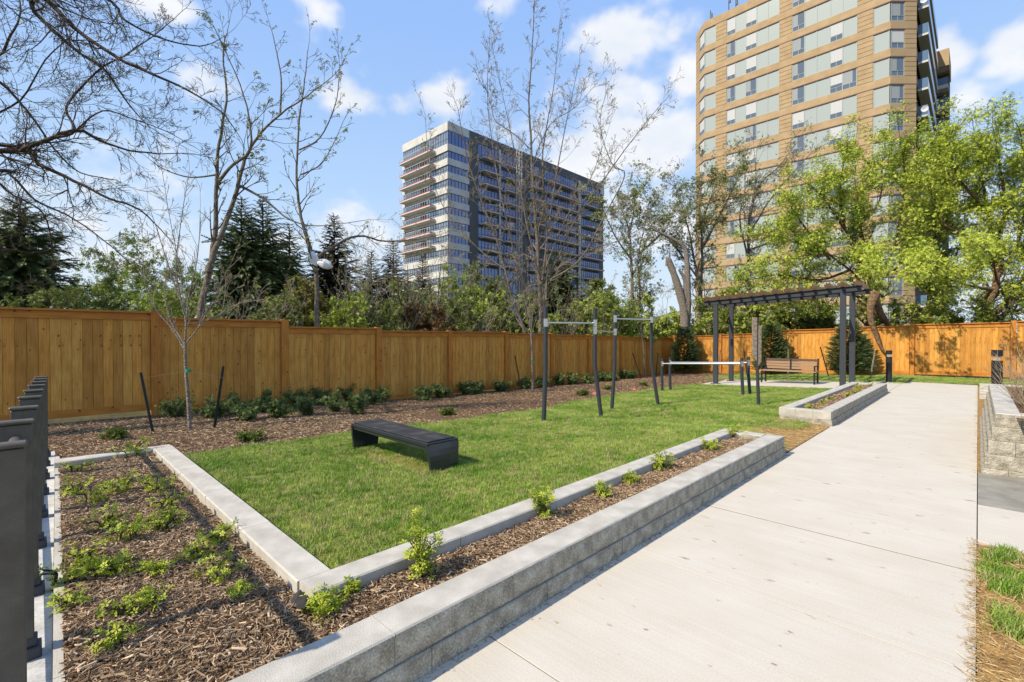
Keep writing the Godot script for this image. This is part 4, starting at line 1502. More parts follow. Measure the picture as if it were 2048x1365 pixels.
func bough(mb_t: MB, mb_b: MB, pts: Array, r0, r1, S, level, every, len0, tips, from := 0.2):
	# a limb laid out by hand, then twigs off it
	var c := smooth(pts)
	var rad := PackedFloat32Array()
	for i in c.size():
		rad.append(lerpf(r0, r1, pow(float(i) / (c.size() - 1), 0.8)))
		if i > 0 and i < c.size() - 1: c[i] += Vector3(rnd(-1, 1), rnd(-1, 1), rnd(-1, 1)) * r0 * 0.14
	mb_t.tube(c, rad, 9 if r0 > 0.08 else 6)
	var acc := 0.0
	var tot := 0.0
	for i in range(1, c.size()): tot += c[i].distance_to(c[i - 1])
	var run := 0.0
	for i in range(1, c.size()):
		var l := c[i].distance_to(c[i - 1])
		run += l
		acc += l
		while acc > every:
			acc -= every * rnd(0.6, 1.4)
			if run / tot < from: continue
			var ax := (c[i] - c[i - 1]).normalized()
			var sd := ax.cross(rough_dir(Vector3(0.1, 0.2, 0.1), 1.0)).normalized()
			var sp: float = S.spread * rnd(0.7, 1.3)
			var nd := (ax * cos(sp) + sd * sin(sp)).normalized()
			grow(mb_b, c[i - 1].lerp(c[i], rng.randf()), nd, len0 * rnd(0.5, 1.2) * (1.2 - 0.6 * run / tot), maxf(rad[i] * 0.42, S.rmin * 1.6), level, S, tips)
	grow(mb_b, c[-1], (c[-1] - c[-2]).normalized(), len0 * 0.9, r1, level, S, tips)

func star_mesh(n, size, width, up) -> ArrayMesh:
	# a few small pointed leaves on one spot
	var mb := MB.new()
	var r := RandomNumberGenerator.new()
	r.seed = n * 100 + int(size * 1000)
	for i in n:
		var a = TAU * (i + r.randf_range(-0.25, 0.25)) / n
		var d := Vector3(cos(a), up + r.randf_range(-0.35, 0.35), sin(a)).normalized()
		var s = d.cross(Vector3.UP).normalized() * width * size
		var l = size * r.randf_range(0.7, 1.15)
		var o = d * size * 0.12
		var m = o + d * l * 0.5 + Vector3(0, size * 0.06, 0)
		mb.tri(o, m - s, o + d * l); mb.tri(o, o + d * l, m + s)
	return mb.mesh()

func spray_mesh() -> ArrayMesh:
	# a spruce twig: axis with side needles, pointing along -z, drooping a little
	var mb := MB.new()
	var r := RandomNumberGenerator.new()
	r.seed = 9
	for i in 26:
		var t := i / 25.0
		var p := Vector3(0, -0.10 * t * t, -t)
		var l := lerpf(0.42, 0.10, t)
		for s in [-1.0, 1.0]:
			var d := Vector3(s * r.randf_range(0.7, 1.0), r.randf_range(-0.5, 0.4), -0.75).normalized() * l * r.randf_range(0.7, 1.1)
			mb.tri(p + Vector3(0, 0, 0.04), p + d, p - Vector3(0, 0.03, 0.04))
			mb.tri(p + d * 0.4, p + d * 0.85 + Vector3(0, 0.07, -0.05), p + d * 0.5 + Vector3(0, 0.0, -0.05))
	return mb.mesh()

func leaf_xf(p: Vector3, s) -> Transform3D:
	return Transform3D(Basis(Vector3(rnd(-1, 1), rnd(-1, 1), rnd(-1, 1)).normalized(), rnd(0, TAU)).scaled(Vector3.ONE * s), p)

func tint_of(a: Array, b: Array, t, v = 0.15) -> Color:
	var k := 1.0 + rnd(-v, v)
	return Color(lerpf(a[0], b[0], t) * k, lerpf(a[1], b[1], t) * k, lerpf(a[2], b[2], t) * k)

func finish_tree(t, mt: MB, mb: MB, bark, twig, tips, leaf, size, ca, cb, keep = 1.0, per = 1, spread = 0.0):
	var o: Vector3 = t.position
	part(t, "trunk", mt, bark, -o)
	if mb.v.size(): part(t, "branches", mb, twig, -o)
	var xf := []
	var cols := []
	for q in tips:
		if rng.randf() > keep: continue
		for k in per:
			var p: Vector3 = q[0] - o
			if spread > 0: p += Vector3(rnd(-1, 1), rnd(-1, 1), rnd(-1, 1)) * spread
			xf.append(leaf_xf(p, size * rnd(0.6, 1.25)))
			cols.append(tint_of(ca, cb, rng.randf()))
	if xf.size(): scatter(t, "crown", leaf, M.leaf, xf, cols)

func px_line(pts: Array, depth, ddepth = 0.0) -> Array:
	# a limb's course: direction from the photograph, distance from where the tree stands
	var o := []
	for i in pts.size():
		o.append(at(pts[i][0], pts[i][1], depth + ddepth * i / maxf(1, pts.size() - 1)))
	return o

func spruce(px, top_py, depth, halfw, label, ca, cb, dense = 1.0, spray = null, group = "spruces beyond the fence"):
	var tip := at(px, top_py, depth)
	var base := Vector3(tip.x, -0.5, tip.z)
	var t := thing("spruce_tree", label, "tree", base, group)
	var hgt := tip.y + 0.5
	var R: float = halfw * 1.22 / FPX * depth
	var mt := MB.new()
	mt.tube(PackedVector3Array([Vector3.ZERO, Vector3(0.03, hgt * 0.5, 0), Vector3(0, hgt, 0)]), PackedFloat32Array([0.16, 0.09, 0.012]), 8)
	part(t, "trunk", mt, M.bark[0])
	var br := MB.new()
	var xf := []
	var cols := []
	var y := hgt - 0.12
	while y > 0.9:
		var q := (hgt - y) / hgt
		var L: float = R * (0.10 + 1.15 * pow(q, 0.85)) * rnd(0.82, 1.12)
		var nb := int(5 + 5 * q)
		var off := rnd(0, TAU)
		for i in nb:
			var a := off + TAU * (i + rnd(-0.3, 0.3)) / nb
			var l := L * rnd(0.7, 1.15)
			var d := Vector3(cos(a), 0, sin(a))
			var pts := PackedVector3Array()
			var rise := lerpf(0.5, -0.25, minf(q * 1.6, 1.0))
			for k in 4:
				var s := k / 3.0
				pts.append(Vector3(0, y, 0) + d * l * s + Vector3(0, l * (rise * s - 0.18 * s * s + 0.16 * s * s * s), 0))
			br.tube(pts, PackedFloat32Array([0.022, 0.016, 0.01, 0.004]), 3)
			var ns := maxi(3, int(l / 0.10 * dense))
			for k in ns:
				var s := (k + 0.6) / ns
				var idx := mini(int(s * 3), 2)
				var p := pts[idx].lerp(pts[idx + 1], s * 3 - idx)
				var dd := rough_dir(d + Vector3(0, rise * 0.5 - 0.1, 0), 0.55)
				var sc := (0.30 + 0.25 * (1.0 - s)) * rnd(0.7, 1.2) * clampf(l, 0.35, 1.2)
				xf.append(Transform3D(Basis.looking_at(dd, Vector3.UP).scaled(Vector3.ONE * sc), p))
				cols.append(tint_of(ca, cb, rng.randf(), 0.25))
		y -= lerpf(0.13, 0.24, q) * rnd(0.8, 1.2)
	part(t, "branches", br, M.twig)
	scatter(t, "crown", spray, M.needle, xf, cols)

func leafy_mass(called, label, cat, centre: Vector3, rx, ry, stems, level, leaf, size, ca, cb, group, per = 2, twig = null, S2 = {}):
	# many-stemmed shrub or small tree from one foot
	var t := thing(called, label, cat, centre, group)
	var S := {"wander": 0.22, "up": 0.05, "kids": 3, "ratio": 0.55, "spread": 0.65, "rmin": 0.0035, "mid": 0.8}
	S.merge(S2, true)
	var mt := MB.new()
	var mb := MB.new()
	var tips := []
	for i in stems:
		var a = TAU * i / stems + rnd(-0.5, 0.5)
		var e := sqrt(rng.randf())
		var top := Vector3(cos(a) * rx * e, ry * sqrt(1.0 - 0.75 * e * e) * rnd(0.7, 1.0), sin(a) * rx * e)
		var pts := [Vector3(cos(a) * 0.06, -0.08, sin(a) * 0.06), top * 0.35 + Vector3(0, ry * 0.12, 0), top * 0.8]
		bough(mt, mb, pts, clampf(ry * 0.012, 0.006, 0.06), 0.006, S, level, maxf(ry * 0.10, 0.05), ry * 0.30, tips, 0.15)
	part(t, "stems", mt, M.bark[0])
	part(t, "branches", mb, M.twig if twig == null else twig)
	var xf := []
	var cols := []
	for q in tips:
		for k in per:
			xf.append(leaf_xf(q[0] + Vector3(rnd(-1, 1), rnd(-1, 1), rnd(-1, 1)) * size * 1.6, size * rnd(0.6, 1.3)))
			cols.append(tint_of(ca, cb, rng.randf()))
	scatter(t, "foliage", leaf, M.leaf, xf, cols)
	return t

func make_trees():
	var bud := star_mesh(4, 1.0, 0.28, 0.7)
	var clus := star_mesh(6, 1.0, 0.30, 0.25)
	var spray := spray_mesh()
	var BUD_A := [0.22, 0.25, 0.045]
	var BUD_B := [0.36, 0.37, 0.07]
	# --- large bare tree overhanging from the left; its trunk stands beyond the frame
	var foot := V(-11.25, -0.1, -4.6)
	var t := thing("bare_tree", "large bare tree overhanging the mulch bed with dark dense twigs", "tree", foot)
	var mt := MB.new()
	var mb := MB.new()
	var tips := []
	var S := {"wander": 0.26, "up": 0.03, "kids": 4, "ratio": 0.58, "spread": 0.75, "rmin": 0.0030, "mid": 0.1}
	var crotch := V(-11.3, 3.6, -4.0)
	mt.tube(smooth([foot - Vector3(0, 0.3, 0), V(-11.3, 1.5, -4.5), crotch, V(-11.2, 5.5, -3.2), V(-11.1, 7.6, -2.3)]), PackedFloat32Array([0.32, 0.3, 0.28, 0.27, 0.26, 0.25, 0.25, 0.24, 0.23, 0.22, 0.2, 0.19, 0.18, 0.17, 0.15, 0.14, 0.13]), 10)
	var hi := V(-11.1, 7.6, -2.3)
	var limbs := [
		[[[0, 303], [45, 298], [150, 262], [200, 282], [260, 301], [322, 308]], 0.05, 0.012, 8.0, crotch],
		[[[110, 275], [150, 262], [132, 216], [172, 164], [208, 132], [240, 116], [300, 76], [345, 40]], 0.035, 0.008, 8.0, null],
		[[[0, 290], [75, 328], [147, 362], [218, 397], [280, 420], [330, 470]], 0.045, 0.010, 8.3, crotch],
		[[[20, -40], [70, 25], [150, 100], [205, 135], [232, 172], [262, 215], [300, 255]], 0.04, 0.009, 7.6, hi],
		[[[45, -30], [147, 55], [236, 116], [294, 144], [376, 181], [440, 222], [470, 260]], 0.045, 0.009, 7.8, hi],
		[[[180, -20], [246, 38], [325, 78], [400, 92], [440, 78]], 0.03, 0.007, 8.2, hi],
		[[[-60, 150], [0, 165], [60, 230], [110, 300], [160, 345], [230, 360]], 0.035, 0.008, 8.6, hi],
		[[[-40, 310], [10, 380], [80, 420], [100, 470], [105, 520]], 0.03, 0.008, 8.2, null],
		[[[-30, 340], [20, 350], [70, 400], [150, 440], [230, 500], [290, 560]], 0.03, 0.006, 8.0, crotch],
		[[[-40, 240], [40, 200], [90, 120], [150, 60], [170, 0]], 0.03, 0.007, 8.8, null],
		[[[-40, 100], [20, 70], [40, 20], [30, -30]], 0.03, 0.01, 8.4, hi],
		[[[150, 262], [205, 222], [270, 240], [330, 262], [372, 285]], 0.02, 0.006, 8.0, null]]
	for l in limbs:
		var pl := px_line(l[0], l[3], 0.6)
		if l[4] != null: pl.push_front(l[4])
		bough(mt, mb, pl, l[1] * (1.15 if l[4] != null else 0.75), l[2] * 0.8, S, 2, 0.15, 0.95, tips, 0.3 if l[4] != null else 0.05)
	finish_tree(t, mt, mb, M.bark[0], M.twig, tips, bud, 0.030, BUD_A, BUD_B, 0.10)
	# --- two-stemmed bare tree behind the fence
	t = thing("bare_tree", "bare tree with two parting trunks rising behind the young staked tree", "tree", Vector3(at(395, 650, 11.6).x, -0.2, at(395, 650, 11.6).z))
	mt = MB.new(); mb = MB.new(); tips = []
	S = {"wander": 0.2, "up": 0.10, "kids": 3, "ratio": 0.52, "spread": 0.7, "rmin": 0.0042, "mid": 0.2}
	var base := t.position
	var l1 := px_line([[400, 632], [412, 570], [424, 510], [431, 440], [433, 368], [438, 290], [452, 200], [445, 110], [455, 60]], 11.6)
	l1.push_front(base)
	bough(mt, mb, l1, 0.10, 0.009, S, 1, 0.30, 0.9, tips, 0.42)
	bough(mt, mb, px_line([[416, 545], [430, 500], [448, 456], [474, 377], [490, 318], [515, 275], [560, 229], [615, 191], [668, 150]], 11.5, 0.6), 0.08, 0.008, S, 2, 0.26, 1.0, tips, 0.3)
	bough(mt, mb, px_line([[433, 368], [460, 335], [497, 304], [500, 250], [480, 170], [440, 80]], 11.5, -0.4), 0.05, 0.008, S, 2, 0.3, 0.8, tips, 0.2)
	bough(mt, mb, px_line([[560, 229], [562, 160], [550, 90], [537, 42]], 12.0, 0.2), 0.03, 0.006, S, 1, 0.3, 0.6, tips, 0.1)
	bough(mt, mb, px_line([[480, 372], [530, 400], [580, 440], [640, 452], [735, 440]], 11.6, 0.4), 0.035, 0.006, S, 1, 0.3, 0.7, tips, 0.1)
	bough(mt, mb, px_line([[430, 350], [380, 355], [330, 340], [300, 320]], 11.4, -0.4), 0.025, 0.006, S, 1, 0.3, 0.6, tips, 0.1)
	finish_tree(t, mt, mb, M.bark[1], M.twig, tips, bud, 0.055, BUD_A, BUD_B, 0.5)
	# --- slim curved tree carrying the white bag
	t = thing("bare_tree", "slim curved bare tree with a white bag caught on its trunk", "tree", Vector3(at(634, 650, 12.8).x, -0.3, at(634, 650, 12.8).z))
	mt = MB.new(); mb = MB.new(); tips = []
	var l3 := px_line([[634, 640], [632, 545], [622, 500], [608, 460], [597, 405], [593, 335], [598, 239], [605, 191], [612, 130], [616, 99]], 12.8)
	l3.push_front(t.position)
	bough(mt, mb, l3, 0.080, 0.008, S, 1, 0.26, 0.9, tips, 0.36)
	bough(mt, mb, px_line([[634, 515], [665, 495], [715, 472], [770, 483], [835, 478], [880, 470]], 12.8, 0.6), 0.05, 0.008, S, 1, 0.3, 0.8, tips, 0.1)
	bough(mt, mb, px_line([[598, 300], [640, 275], [670, 210], [678, 150], [677, 105]], 12.8, -0.4), 0.025, 0.006, S, 1, 0.28, 0.6, tips, 0.1)
	bough(mt, mb, px_line([[600, 350], [640, 330], [665, 290], [690, 235]], 12.8, 0.4), 0.022, 0.006, S, 1, 0.28, 0.6, tips, 0.1)
	finish_tree(t, mt, mb, M.bark[1], M.twig, tips, bud, 0.055, BUD_A, BUD_B, 0.6)
	var bp := at(634, 522, 12.66)
	var bag := MB.new()
	for q in [[Vector3(-0.08, 0.05, 0.02), 0.13, 0.22, 0.5], [Vector3(0.22, -0.09, 0.05), 0.21, 0.13, -0.35]]:
		var bs := Basis(Vector3.UP, deg_to_rad(YAW)) * Basis(Vector3.BACK, q[3])
		var c: Vector3 = Basis(Vector3.UP, deg_to_rad(YAW)) * q[0]
		var g := []
		for i in 7:
			var row := []
			for j in 9:
				var th := PI * i / 6.0
				var ph := TAU * j / 8.0
				var k := 1.0 + 0.22 * sin(j * 2.3 + i * 1.7) if j < 8 else 1.0 + 0.22 * sin(i * 1.7)
				row.append(c + bs * Vector3(sin(th) * cos(ph) * q[1] * k, cos(th) * q[2], sin(th) * sin(ph) * 0.08 * k))
			g.append(row)
		for i in 6:
			for j in 8: bag.quad(g[i + 1][j], g[i][j], g[i][j + 1], g[i + 1][j + 1])
	tag(part(self, "plastic_bag", bag, M.white_bag, bp), "torn white plastic bag caught on the slim curved tree", "bag")
	# --- big many-stemmed tree in the middle
	t = thing("budding_tree", "tall many-stemmed tree with opening buds before the dark tower", "tree", Vector3(at(1075, 660, 19.5).x, -0.4, at(1075, 660, 19.5).z))
	mt = MB.new(); mb = MB.new(); tips = []
	S = {"wander": 0.2, "up": 0.07, "kids": 3, "ratio": 0.58, "spread": 0.7, "rmin": 0.0052, "mid": 0.3}
	base = t.position
	var D := 19.5
	var stems := [
		[[[1082, 640], [1078, 560], [1074, 480], [1068, 400], [1064, 330], [1060, 250], [1058, 200], [1064, 110], [1068, 20], [1070, -10]], 0.16, 0.012, 0.0],
		[[[1045, 650], [1025, 600], [1012, 545], [990, 470], [962, 400], [938, 330], [925, 270], [915, 215]], 0.12, 0.012, -1.0],
		[[[1085, 620], [1096, 560], [1122, 505], [1150, 440], [1200, 370], [1250, 300], [1300, 235], [1340, 190]], 0.10, 0.012, 1.0],
		[[[1092, 600], [1094, 500], [1090, 410], [1085, 320], [1094, 250], [1108, 170], [1120, 40]], 0.09, 0.012, 1.0],
		[[[1060, 640], [1040, 560], [1020, 470], [1000, 380], [985, 290], [975, 190], [980, 60]], 0.09, 0.010, 0.8],
		[[[1100, 560], [1160, 520], [1210, 430], [1250, 350], [1225, 330], [1200, 250], [1215, 180]], 0.06, 0.010, -1.0],
		[[[1010, 540], [970, 510], [930, 470], [890, 420], [860, 340], [850, 230]], 0.06, 0.010, 0.6],
		[[[1062, 300], [1030, 270], [990, 240], [980, 200], [960, 150]], 0.04, 0.008, 0.4],
		[[[1064, 330], [1100, 250], [1150, 215], [1195, 165]], 0.04, 0.008, 0.4],
		[[[1110, 540], [1180, 500], [1240, 480], [1300, 440], [1330, 380]], 0.045, 0.008, 0.5],
		[[[1040, 600], [980, 560], [930, 540], [880, 520]], 0.04, 0.008, 0.5],
		[[[1080, 560], [1052, 440], [1034, 330], [1014, 230], [985, 95]], 0.07, 0.008, -0.6],
		[[[1085, 560], [1102, 420], [1122, 300], [1142, 200], [1160, 120]], 0.07, 0.008, -0.6],
		[[[1080, 500], [1040, 390], [1000, 310], [962, 265]], 0.05, 0.008, 0.7],
		[[[1090, 540], [1130, 440], [1180, 360], [1215, 265]], 0.05, 0.008, -0.8]]
	for s in stems:
		var pl := px_line(s[0], D, s[3])
		if s[0][0][1] > 600: pl.push_front(base + Vector3(rnd(-0.2, 0.2), 0, rnd(-0.2, 0.2)))
		bough(mt, mb, pl, s[1] * 0.62, s[2] * 0.8, S, 2, 0.25, 1.15, tips, 0.2)
	finish_tree(t, mt, mb, M.bark[1], M.twig_pale, tips, bud, 0.042, BUD_A, BUD_B, 0.28)
	# --- young planted trees
	var Y := {"wander": 0.12, "up": 0.16, "kids": 2, "ratio": 0.5, "spread": 0.5, "rmin": 0.0028, "mid": 0.1}
	for q in [
		[gp(380, 862), [[376, 800], [371, 740], [369, 680]], [[[369, 690], [370, 640], [362, 560], [352, 500], [338, 430], [322, 330]], [[370, 675], [376, 600], [390, 540], [398, 480], [400, 420]], [[369, 700], [345, 660], [312, 620], [290, 570], [285, 480]], [[369, 690], [400, 650], [430, 590], [465, 520]], [[366, 610], [345, 560], [320, 480], [300, 420]], [[368, 630], [352, 540], [362, 440], [378, 345]], [[370, 650], [420, 640], [470, 610], [520, 600]], [[369, 690], [340, 640], [330, 590], [335, 520]]], 0.030, "slender bare young tree with green tie between two black stakes"],
		[gp(1066, 785), [[1065, 750], [1064, 700], [1062, 670]], [[[1062, 672], [1060, 620], [1056, 560], [1052, 500]], [[1062, 672], [1075, 630], [1090, 580], [1096, 530]], [[1062, 672], [1040, 640], [1020, 600], [1008, 560]], [[1062, 668], [1068, 600], [1072, 540]], [[1062, 672], [1095, 655], [1115, 620]], [[1061, 660], [1048, 610], [1040, 550]]], 0.040, "pale-barked sapling with a bare fan of twigs beside the pull-up bars"],
		[gp(1290, 755), [[1289, 730], [1287, 690], [1283, 672]], [[[1283, 674], [1280, 640], [1276, 590], [1278, 550]], [[1284, 674], [1295, 640], [1306, 600]], [[1283, 674], [1268, 640], [1258, 610]], [[1283, 670], [1284, 620], [1290, 570]]], 0.045, "bare sapling between two stakes near the fence corner"]]:
		var b: Vector3 = q[0]
		var dp := (b - Vector3(0, EYE, 0)).dot(-cam.global_transform.basis.z)
		t = thing("young_tree", q[4], "tree", b, "young planted trees")
		mt = MB.new(); mb = MB.new(); tips = []
		var tr := px_line(q[1], dp)
		tr.push_front(b - Vector3(0, 0.1, 0))
		var c := smooth(tr)
		var rad := PackedFloat32Array()
		for i in c.size(): rad.append(lerpf(q[3], q[3] * 0.62, float(i) / c.size()) * (1.25 if i == 0 else 1.0))
		mt.tube(c, rad, 10)
		for l in q[2]:
			bough(mt, mb, px_line(l, dp, rnd(-0.5, 0.5)), q[3] * 0.42, 0.0035, Y, 1 if dp < 12 else 0, 0.17, 0.42, tips, 0.1)
		finish_tree(t, mt, mb, M.bark[2], M.twig_pale, tips, bud, 0.014, BUD_A, BUD_B, 0.35)
		var ty := b.y + 0.93
		var tie := MB.new()
		tie.cyl(Vector3(tr[1].x, ty, tr[1].z) - b, Vector3(tr[1].x, ty + 0.05, tr[1].z) - b, q[3] * 1.25, 10)
		part(t, "tie", tie, M.green_tie)
		if dp < 10:
			for e in [at(286, 757, dp), at(446, 756, dp)]:
				tie = MB.new()
				tie.cyl(Vector3(tr[1].x, ty + 0.02, tr[1].z) - b, e - b, 0.0025, 4)
				part(t, "guy_wire", tie, M.bronze)
	# --- conifers
	var SA := [0.080, 0.115, 0.042]
	var SB := [0.18, 0.225, 0.080]
	spruce(40, 395, 17.0, 115, "broad dark spruce looming behind the large bare tree", SA, SB, 1.3, spray)
	spruce(482, 395, 21.0, 78, "tall green spruce standing left of its twin behind the fence", SA, SB, 1.2, spray)
	spruce(525, 392, 22.0, 75, "tall green spruce right beside its twin behind the fence", SA, SB, 1.2, spray)
	spruce(578, 446, 24.0, 60, "spruce between the twin spruces and the slim curved tree", SA, SB, 1.0, spray)
	spruce(668, 430, 24.0, 62, "pointed spruce with brownish boughs behind the white bag", [0.035, 0.036, 0.018], [0.075, 0.066, 0.032], 1.0, spray)
	spruce(742, 502, 27.0, 50, "thin blue-green spruce right of the brownish spruce", [0.016, 0.032, 0.022], [0.04, 0.065, 0.045], 0.9, spray)
	spruce(786, 480, 26.0, 55, "rusty spruce in front of the dark tower's corner", [0.055, 0.034, 0.018], [0.10, 0.066, 0.030], 0.8, spray)
	spruce(845, 520, 29.0, 48, "dark spruce below the red-edged balconies", [0.028, 0.033, 0.018], [0.06, 0.058, 0.03], 0.8, spray)
	spruce(1115, 500, 27.0, 75, "dark spruce hidden behind the many-stemmed tree", SA, SB, 1.1, spray)
	# --- small pines before the sunny fence
	for q in [[1408, 744, 655, 30, "little pine left of the pergola before the sunny fence"], [1556, 748, 650, 36, "little pine behind the trail sign and bench"], [1705, 750, 640, 42, "little pine behind the right pergola posts"]]:
		var b := gp(q[0], q[1])
		b.z = maxf(b.z, -23.2)
		var dp := (b - Vector3(0, EYE, 0)).dot(-cam.global_transform.basis.z)
		var top := at(q[0], q[2], dp)
		var R: float = q[3] * 0.78 / FPX * dp
		t = thing("pine_sapling", q[4], "tree", b, "little pines along the back fence")
		var hgt := top.y - b.y
		mt = MB.new()
		mt.tube(PackedVector3Array([Vector3(0, -0.1, 0), Vector3(0, hgt, 0)]), PackedFloat32Array([0.04, 0.008]), 7)
		part(t, "trunk", mt, M.bark[0])
		var xf := []
		var cols := []
		for i in 2400:
			var s := pow(rng.randf(), 0.75)
			var y := hgt * (1.0 - s) * 0.92 + hgt * 0.08
			var rr := R * (0.16 + 0.88 * sin(minf(s * 1.9, PI * 0.52))) * sqrt(rng.randf()) * (1.0 + 0.18 * sin(i * 0.7))
			var a := rnd(0, TAU)
			var d := Vector3(cos(a), rnd(0.1, 0.7), sin(a)).normalized()
			xf.append(Transform3D(Basis.looking_at(d, Vector3.UP).scaled(Vector3.ONE * rnd(0.12, 0.24)), Vector3(cos(a) * rr, y, sin(a) * rr)))
			cols.append(tint_of([0.085, 0.135, 0.050], [0.19, 0.26, 0.095], rng.randf(), 0.25))
		scatter(t, "crown", spray, M.needle, xf, cols)
	# --- thickets behind the side fence, and green trees far left
	var GA := [0.21, 0.27, 0.045]
	var GB := [0.38, 0.42, 0.075]
	var shrubs := [
		[150, 520, 17.0, 75, 190, "yellow-green leafing tree between the dark spruce and the large bare tree"], [225, 470, 22.0, 85, 200, "tall pale green leafing tree at the back left of the garden"], [300, 540, 15.0, 70, 130, "yellow-green leafing shrub left of the young staked tree"],
		[362, 525, 18.0, 60, 140, "pale green shrub behind the young staked tree"], [90, 560, 14.5, 70, 100, "low leafy shrub over the fence under the dark spruce"], [560, 585, 16.5, 45, 80, "olive shrub peeping over the fence below the twin spruces"],
		[680, 590, 15.5, 62, 90, "dense green shrub over the fence right of the slim tree"], [600, 560, 17.5, 42, 110, "ochre budding shrub before the twin spruces"], [760, 610, 17.0, 50, 70, "olive shrub below the blue-green spruce"], [850, 600, 18.0, 55, 80, "russet leafing shrub under the tower corner"],
		[905, 540, 24.0, 70, 130, "bright green tree under the tower corner"], [815, 565, 21.0, 60, 100, "green leafing shrub between the rusty and the dark spruce"], [955, 535, 27.0, 70, 120, "light green tree under the long side of the dark tower"], [1020, 555, 28.0, 65, 120, "mid green tree behind the stems of the many-stemmed tree"], [1185, 560, 29.0, 60, 110, "light green tree below the far end of the dark tower"], [730, 580, 20.0, 55, 100, "olive leafing shrub between the brownish and blue-green spruces"], [975, 610, 19.5, 55, 70, "olive thicket left of the many-stemmed tree"], [1140, 600, 24.5, 60, 90, "green thicket behind the pull-up bars"], [1215, 575, 24.0, 55, 100, "light green thicket right of the pull-up bars"],
		[1290, 605, 28.0, 55, 80, "mid green thicket at the fence corner"], [1350, 620, 29.0, 45, 60, "light green thicket under the broken trunk"], [1455, 575, 27.5, 60, 105, "bright green shrub behind the left pergola posts"], [1540, 600, 27.0, 60, 80, "yellow-green shrub behind the pergola"], [1620, 590, 25.5, 60, 90, "olive thicket under the big maple"], [1790, 600, 24.0, 60, 70, "green undergrowth below the leaning maple"], [1905, 590, 22.0, 60, 80, "green undergrowth between the two larger maples"]]
	for q in shrubs:
		var top := at(q[0], q[1], q[2])
		var b := Vector3(top.x, -0.4, top.z)
		var R: float = q[3] / FPX * q[2]
		var hgt: float = top.y + 0.4
		var ca := GA
		var cb := GB
		var lab: String = q[5]
		if "olive" in lab or "dark" in lab: ca = [0.12, 0.15, 0.038]; cb = [0.22, 0.245, 0.065]
		if "ochre" in lab: ca = [0.14, 0.12, 0.02]; cb = [0.26, 0.22, 0.03]
		if "russet" in lab: ca = [0.10, 0.05, 0.02]; cb = [0.19, 0.10, 0.03]
		if "pale" in lab: ca = [0.19, 0.24, 0.06]; cb = [0.33, 0.37, 0.10]
		leafy_mass("leafy_shrub" if hgt < 4.2 else "leafing_tree", lab, "shrub" if hgt < 4.2 else "tree", b, R, hgt, 13, 2, clus, 0.062 * q[2] / 18.0, ca, cb, "greenery beyond the fences", 3, null, {"rmin": 0.005, "mid": 0.9, "kids": 4, "spread": 0.8})
	var bare := [[455, 480, 14.5, 45, "thin grey bare shrub right of the two-stemmed tree"], [545, 500, 15.0, 45, "thin bare shrub before the twin spruces"], [705, 470, 16.5, 45, "thin upright bare sapling right of the slim curved tree"], [730, 450, 17.0, 30, "tall whippy bare sapling before the blue-green spruce"], [815, 420, 18.0, 60, "bare forked sapling before the tower corner"], [870, 430, 19.0, 60, "bare spreading sapling under the balconies"], [955, 500, 18.5, 60, "tangled bare shrub left of the many-stemmed tree"], [1135, 520, 23.0, 55, "tangled bare shrub right of the many-stemmed tree"], [1200, 540, 22.5, 50, "grey bare shrub behind the right-hand pull-up post"], [1330, 560, 28.5, 45, "twiggy bare shrub before the dead trunk"], [1425, 540, 27.0, 50, "twiggy bare shrub behind the left end of the pergola"]]
	for q in bare:
		var top := at(q[0], q[1], q[2])
		leafy_mass("bare_shrub", q[4], "shrub", Vector3(top.x, -0.4, top.z), q[3] / FPX * q[2], top.y + 0.4, 7, 2, bud, 0.04, BUD_A, BUD_B, "bare shrubs beyond the fence", 1, M.twig_pale, {"rmin": 0.005, "mid": 0.1, "kids": 2, "up": 0.10, "spread": 0.55})
	# --- tall budding trees before the brick tower
	for q in [
		[[1262, 640, 33.0], [[[1265, 600], [1262, 520], [1258, 460], [1240, 410]], [[1280, 600], [1276, 520], [1290, 450], [1300, 395]], [[1264, 520], [1235, 480], [1210, 430], [1195, 400]], [[1276, 510], [1320, 470], [1345, 440]], [[1258, 470], [1268, 420], [1270, 385]]], "pair of slim budding trunks between the two towers", 2],
		[[1405, 640, 34.0], [[[1402, 600], [1405, 500], [1400, 420], [1405, 350]], [[1395, 560], [1380, 470], [1362, 410], [1350, 370]], [[1404, 500], [1440, 430], [1470, 370], [1480, 340]], [[1402, 450], [1420, 400], [1440, 350]], [[1398, 560], [1340, 480], [1300, 450]]], "grey budding tree standing left of the brick tower's corner", 2],
		[[1500, 640, 35.0], [[[1497, 600], [1498, 500], [1500, 430], [1520, 370], [1560, 330], [1595, 285]], [[1498, 520], [1480, 440], [1490, 380], [1487, 320]], [[1505, 460], [1540, 400], [1600, 330], [1630, 300]], [[1499, 500], [1560, 480], [1600, 470]], [[1500, 440], [1512, 360], [1508, 300]]], "bare spreading tree in front of the brick tower", 3]]:
		var D0: float = q[0][2]
		var b := at(q[0][0], q[0][1], D0)
		b.y = -0.4
		t = thing("budding_tree", q[2], "tree", b)
		mt = MB.new(); mb = MB.new(); tips = []
		S = {"wander": 0.22, "up": 0.06, "kids": 3, "ratio": 0.55, "spread": 0.7, "rmin": 0.010, "mid": 0.7}
		var i := 0
		for l in q[1]:
			var pl := px_line(l, D0, rnd(-1.5, 1.5))
			if i == 0 or l[0][1] >= 600: pl.push_front(b)
			bough(mt, mb, pl, 0.17 if i == 0 else 0.085, 0.016, S, 2, 0.28, 2.0, tips, 0.2)
			i += 1
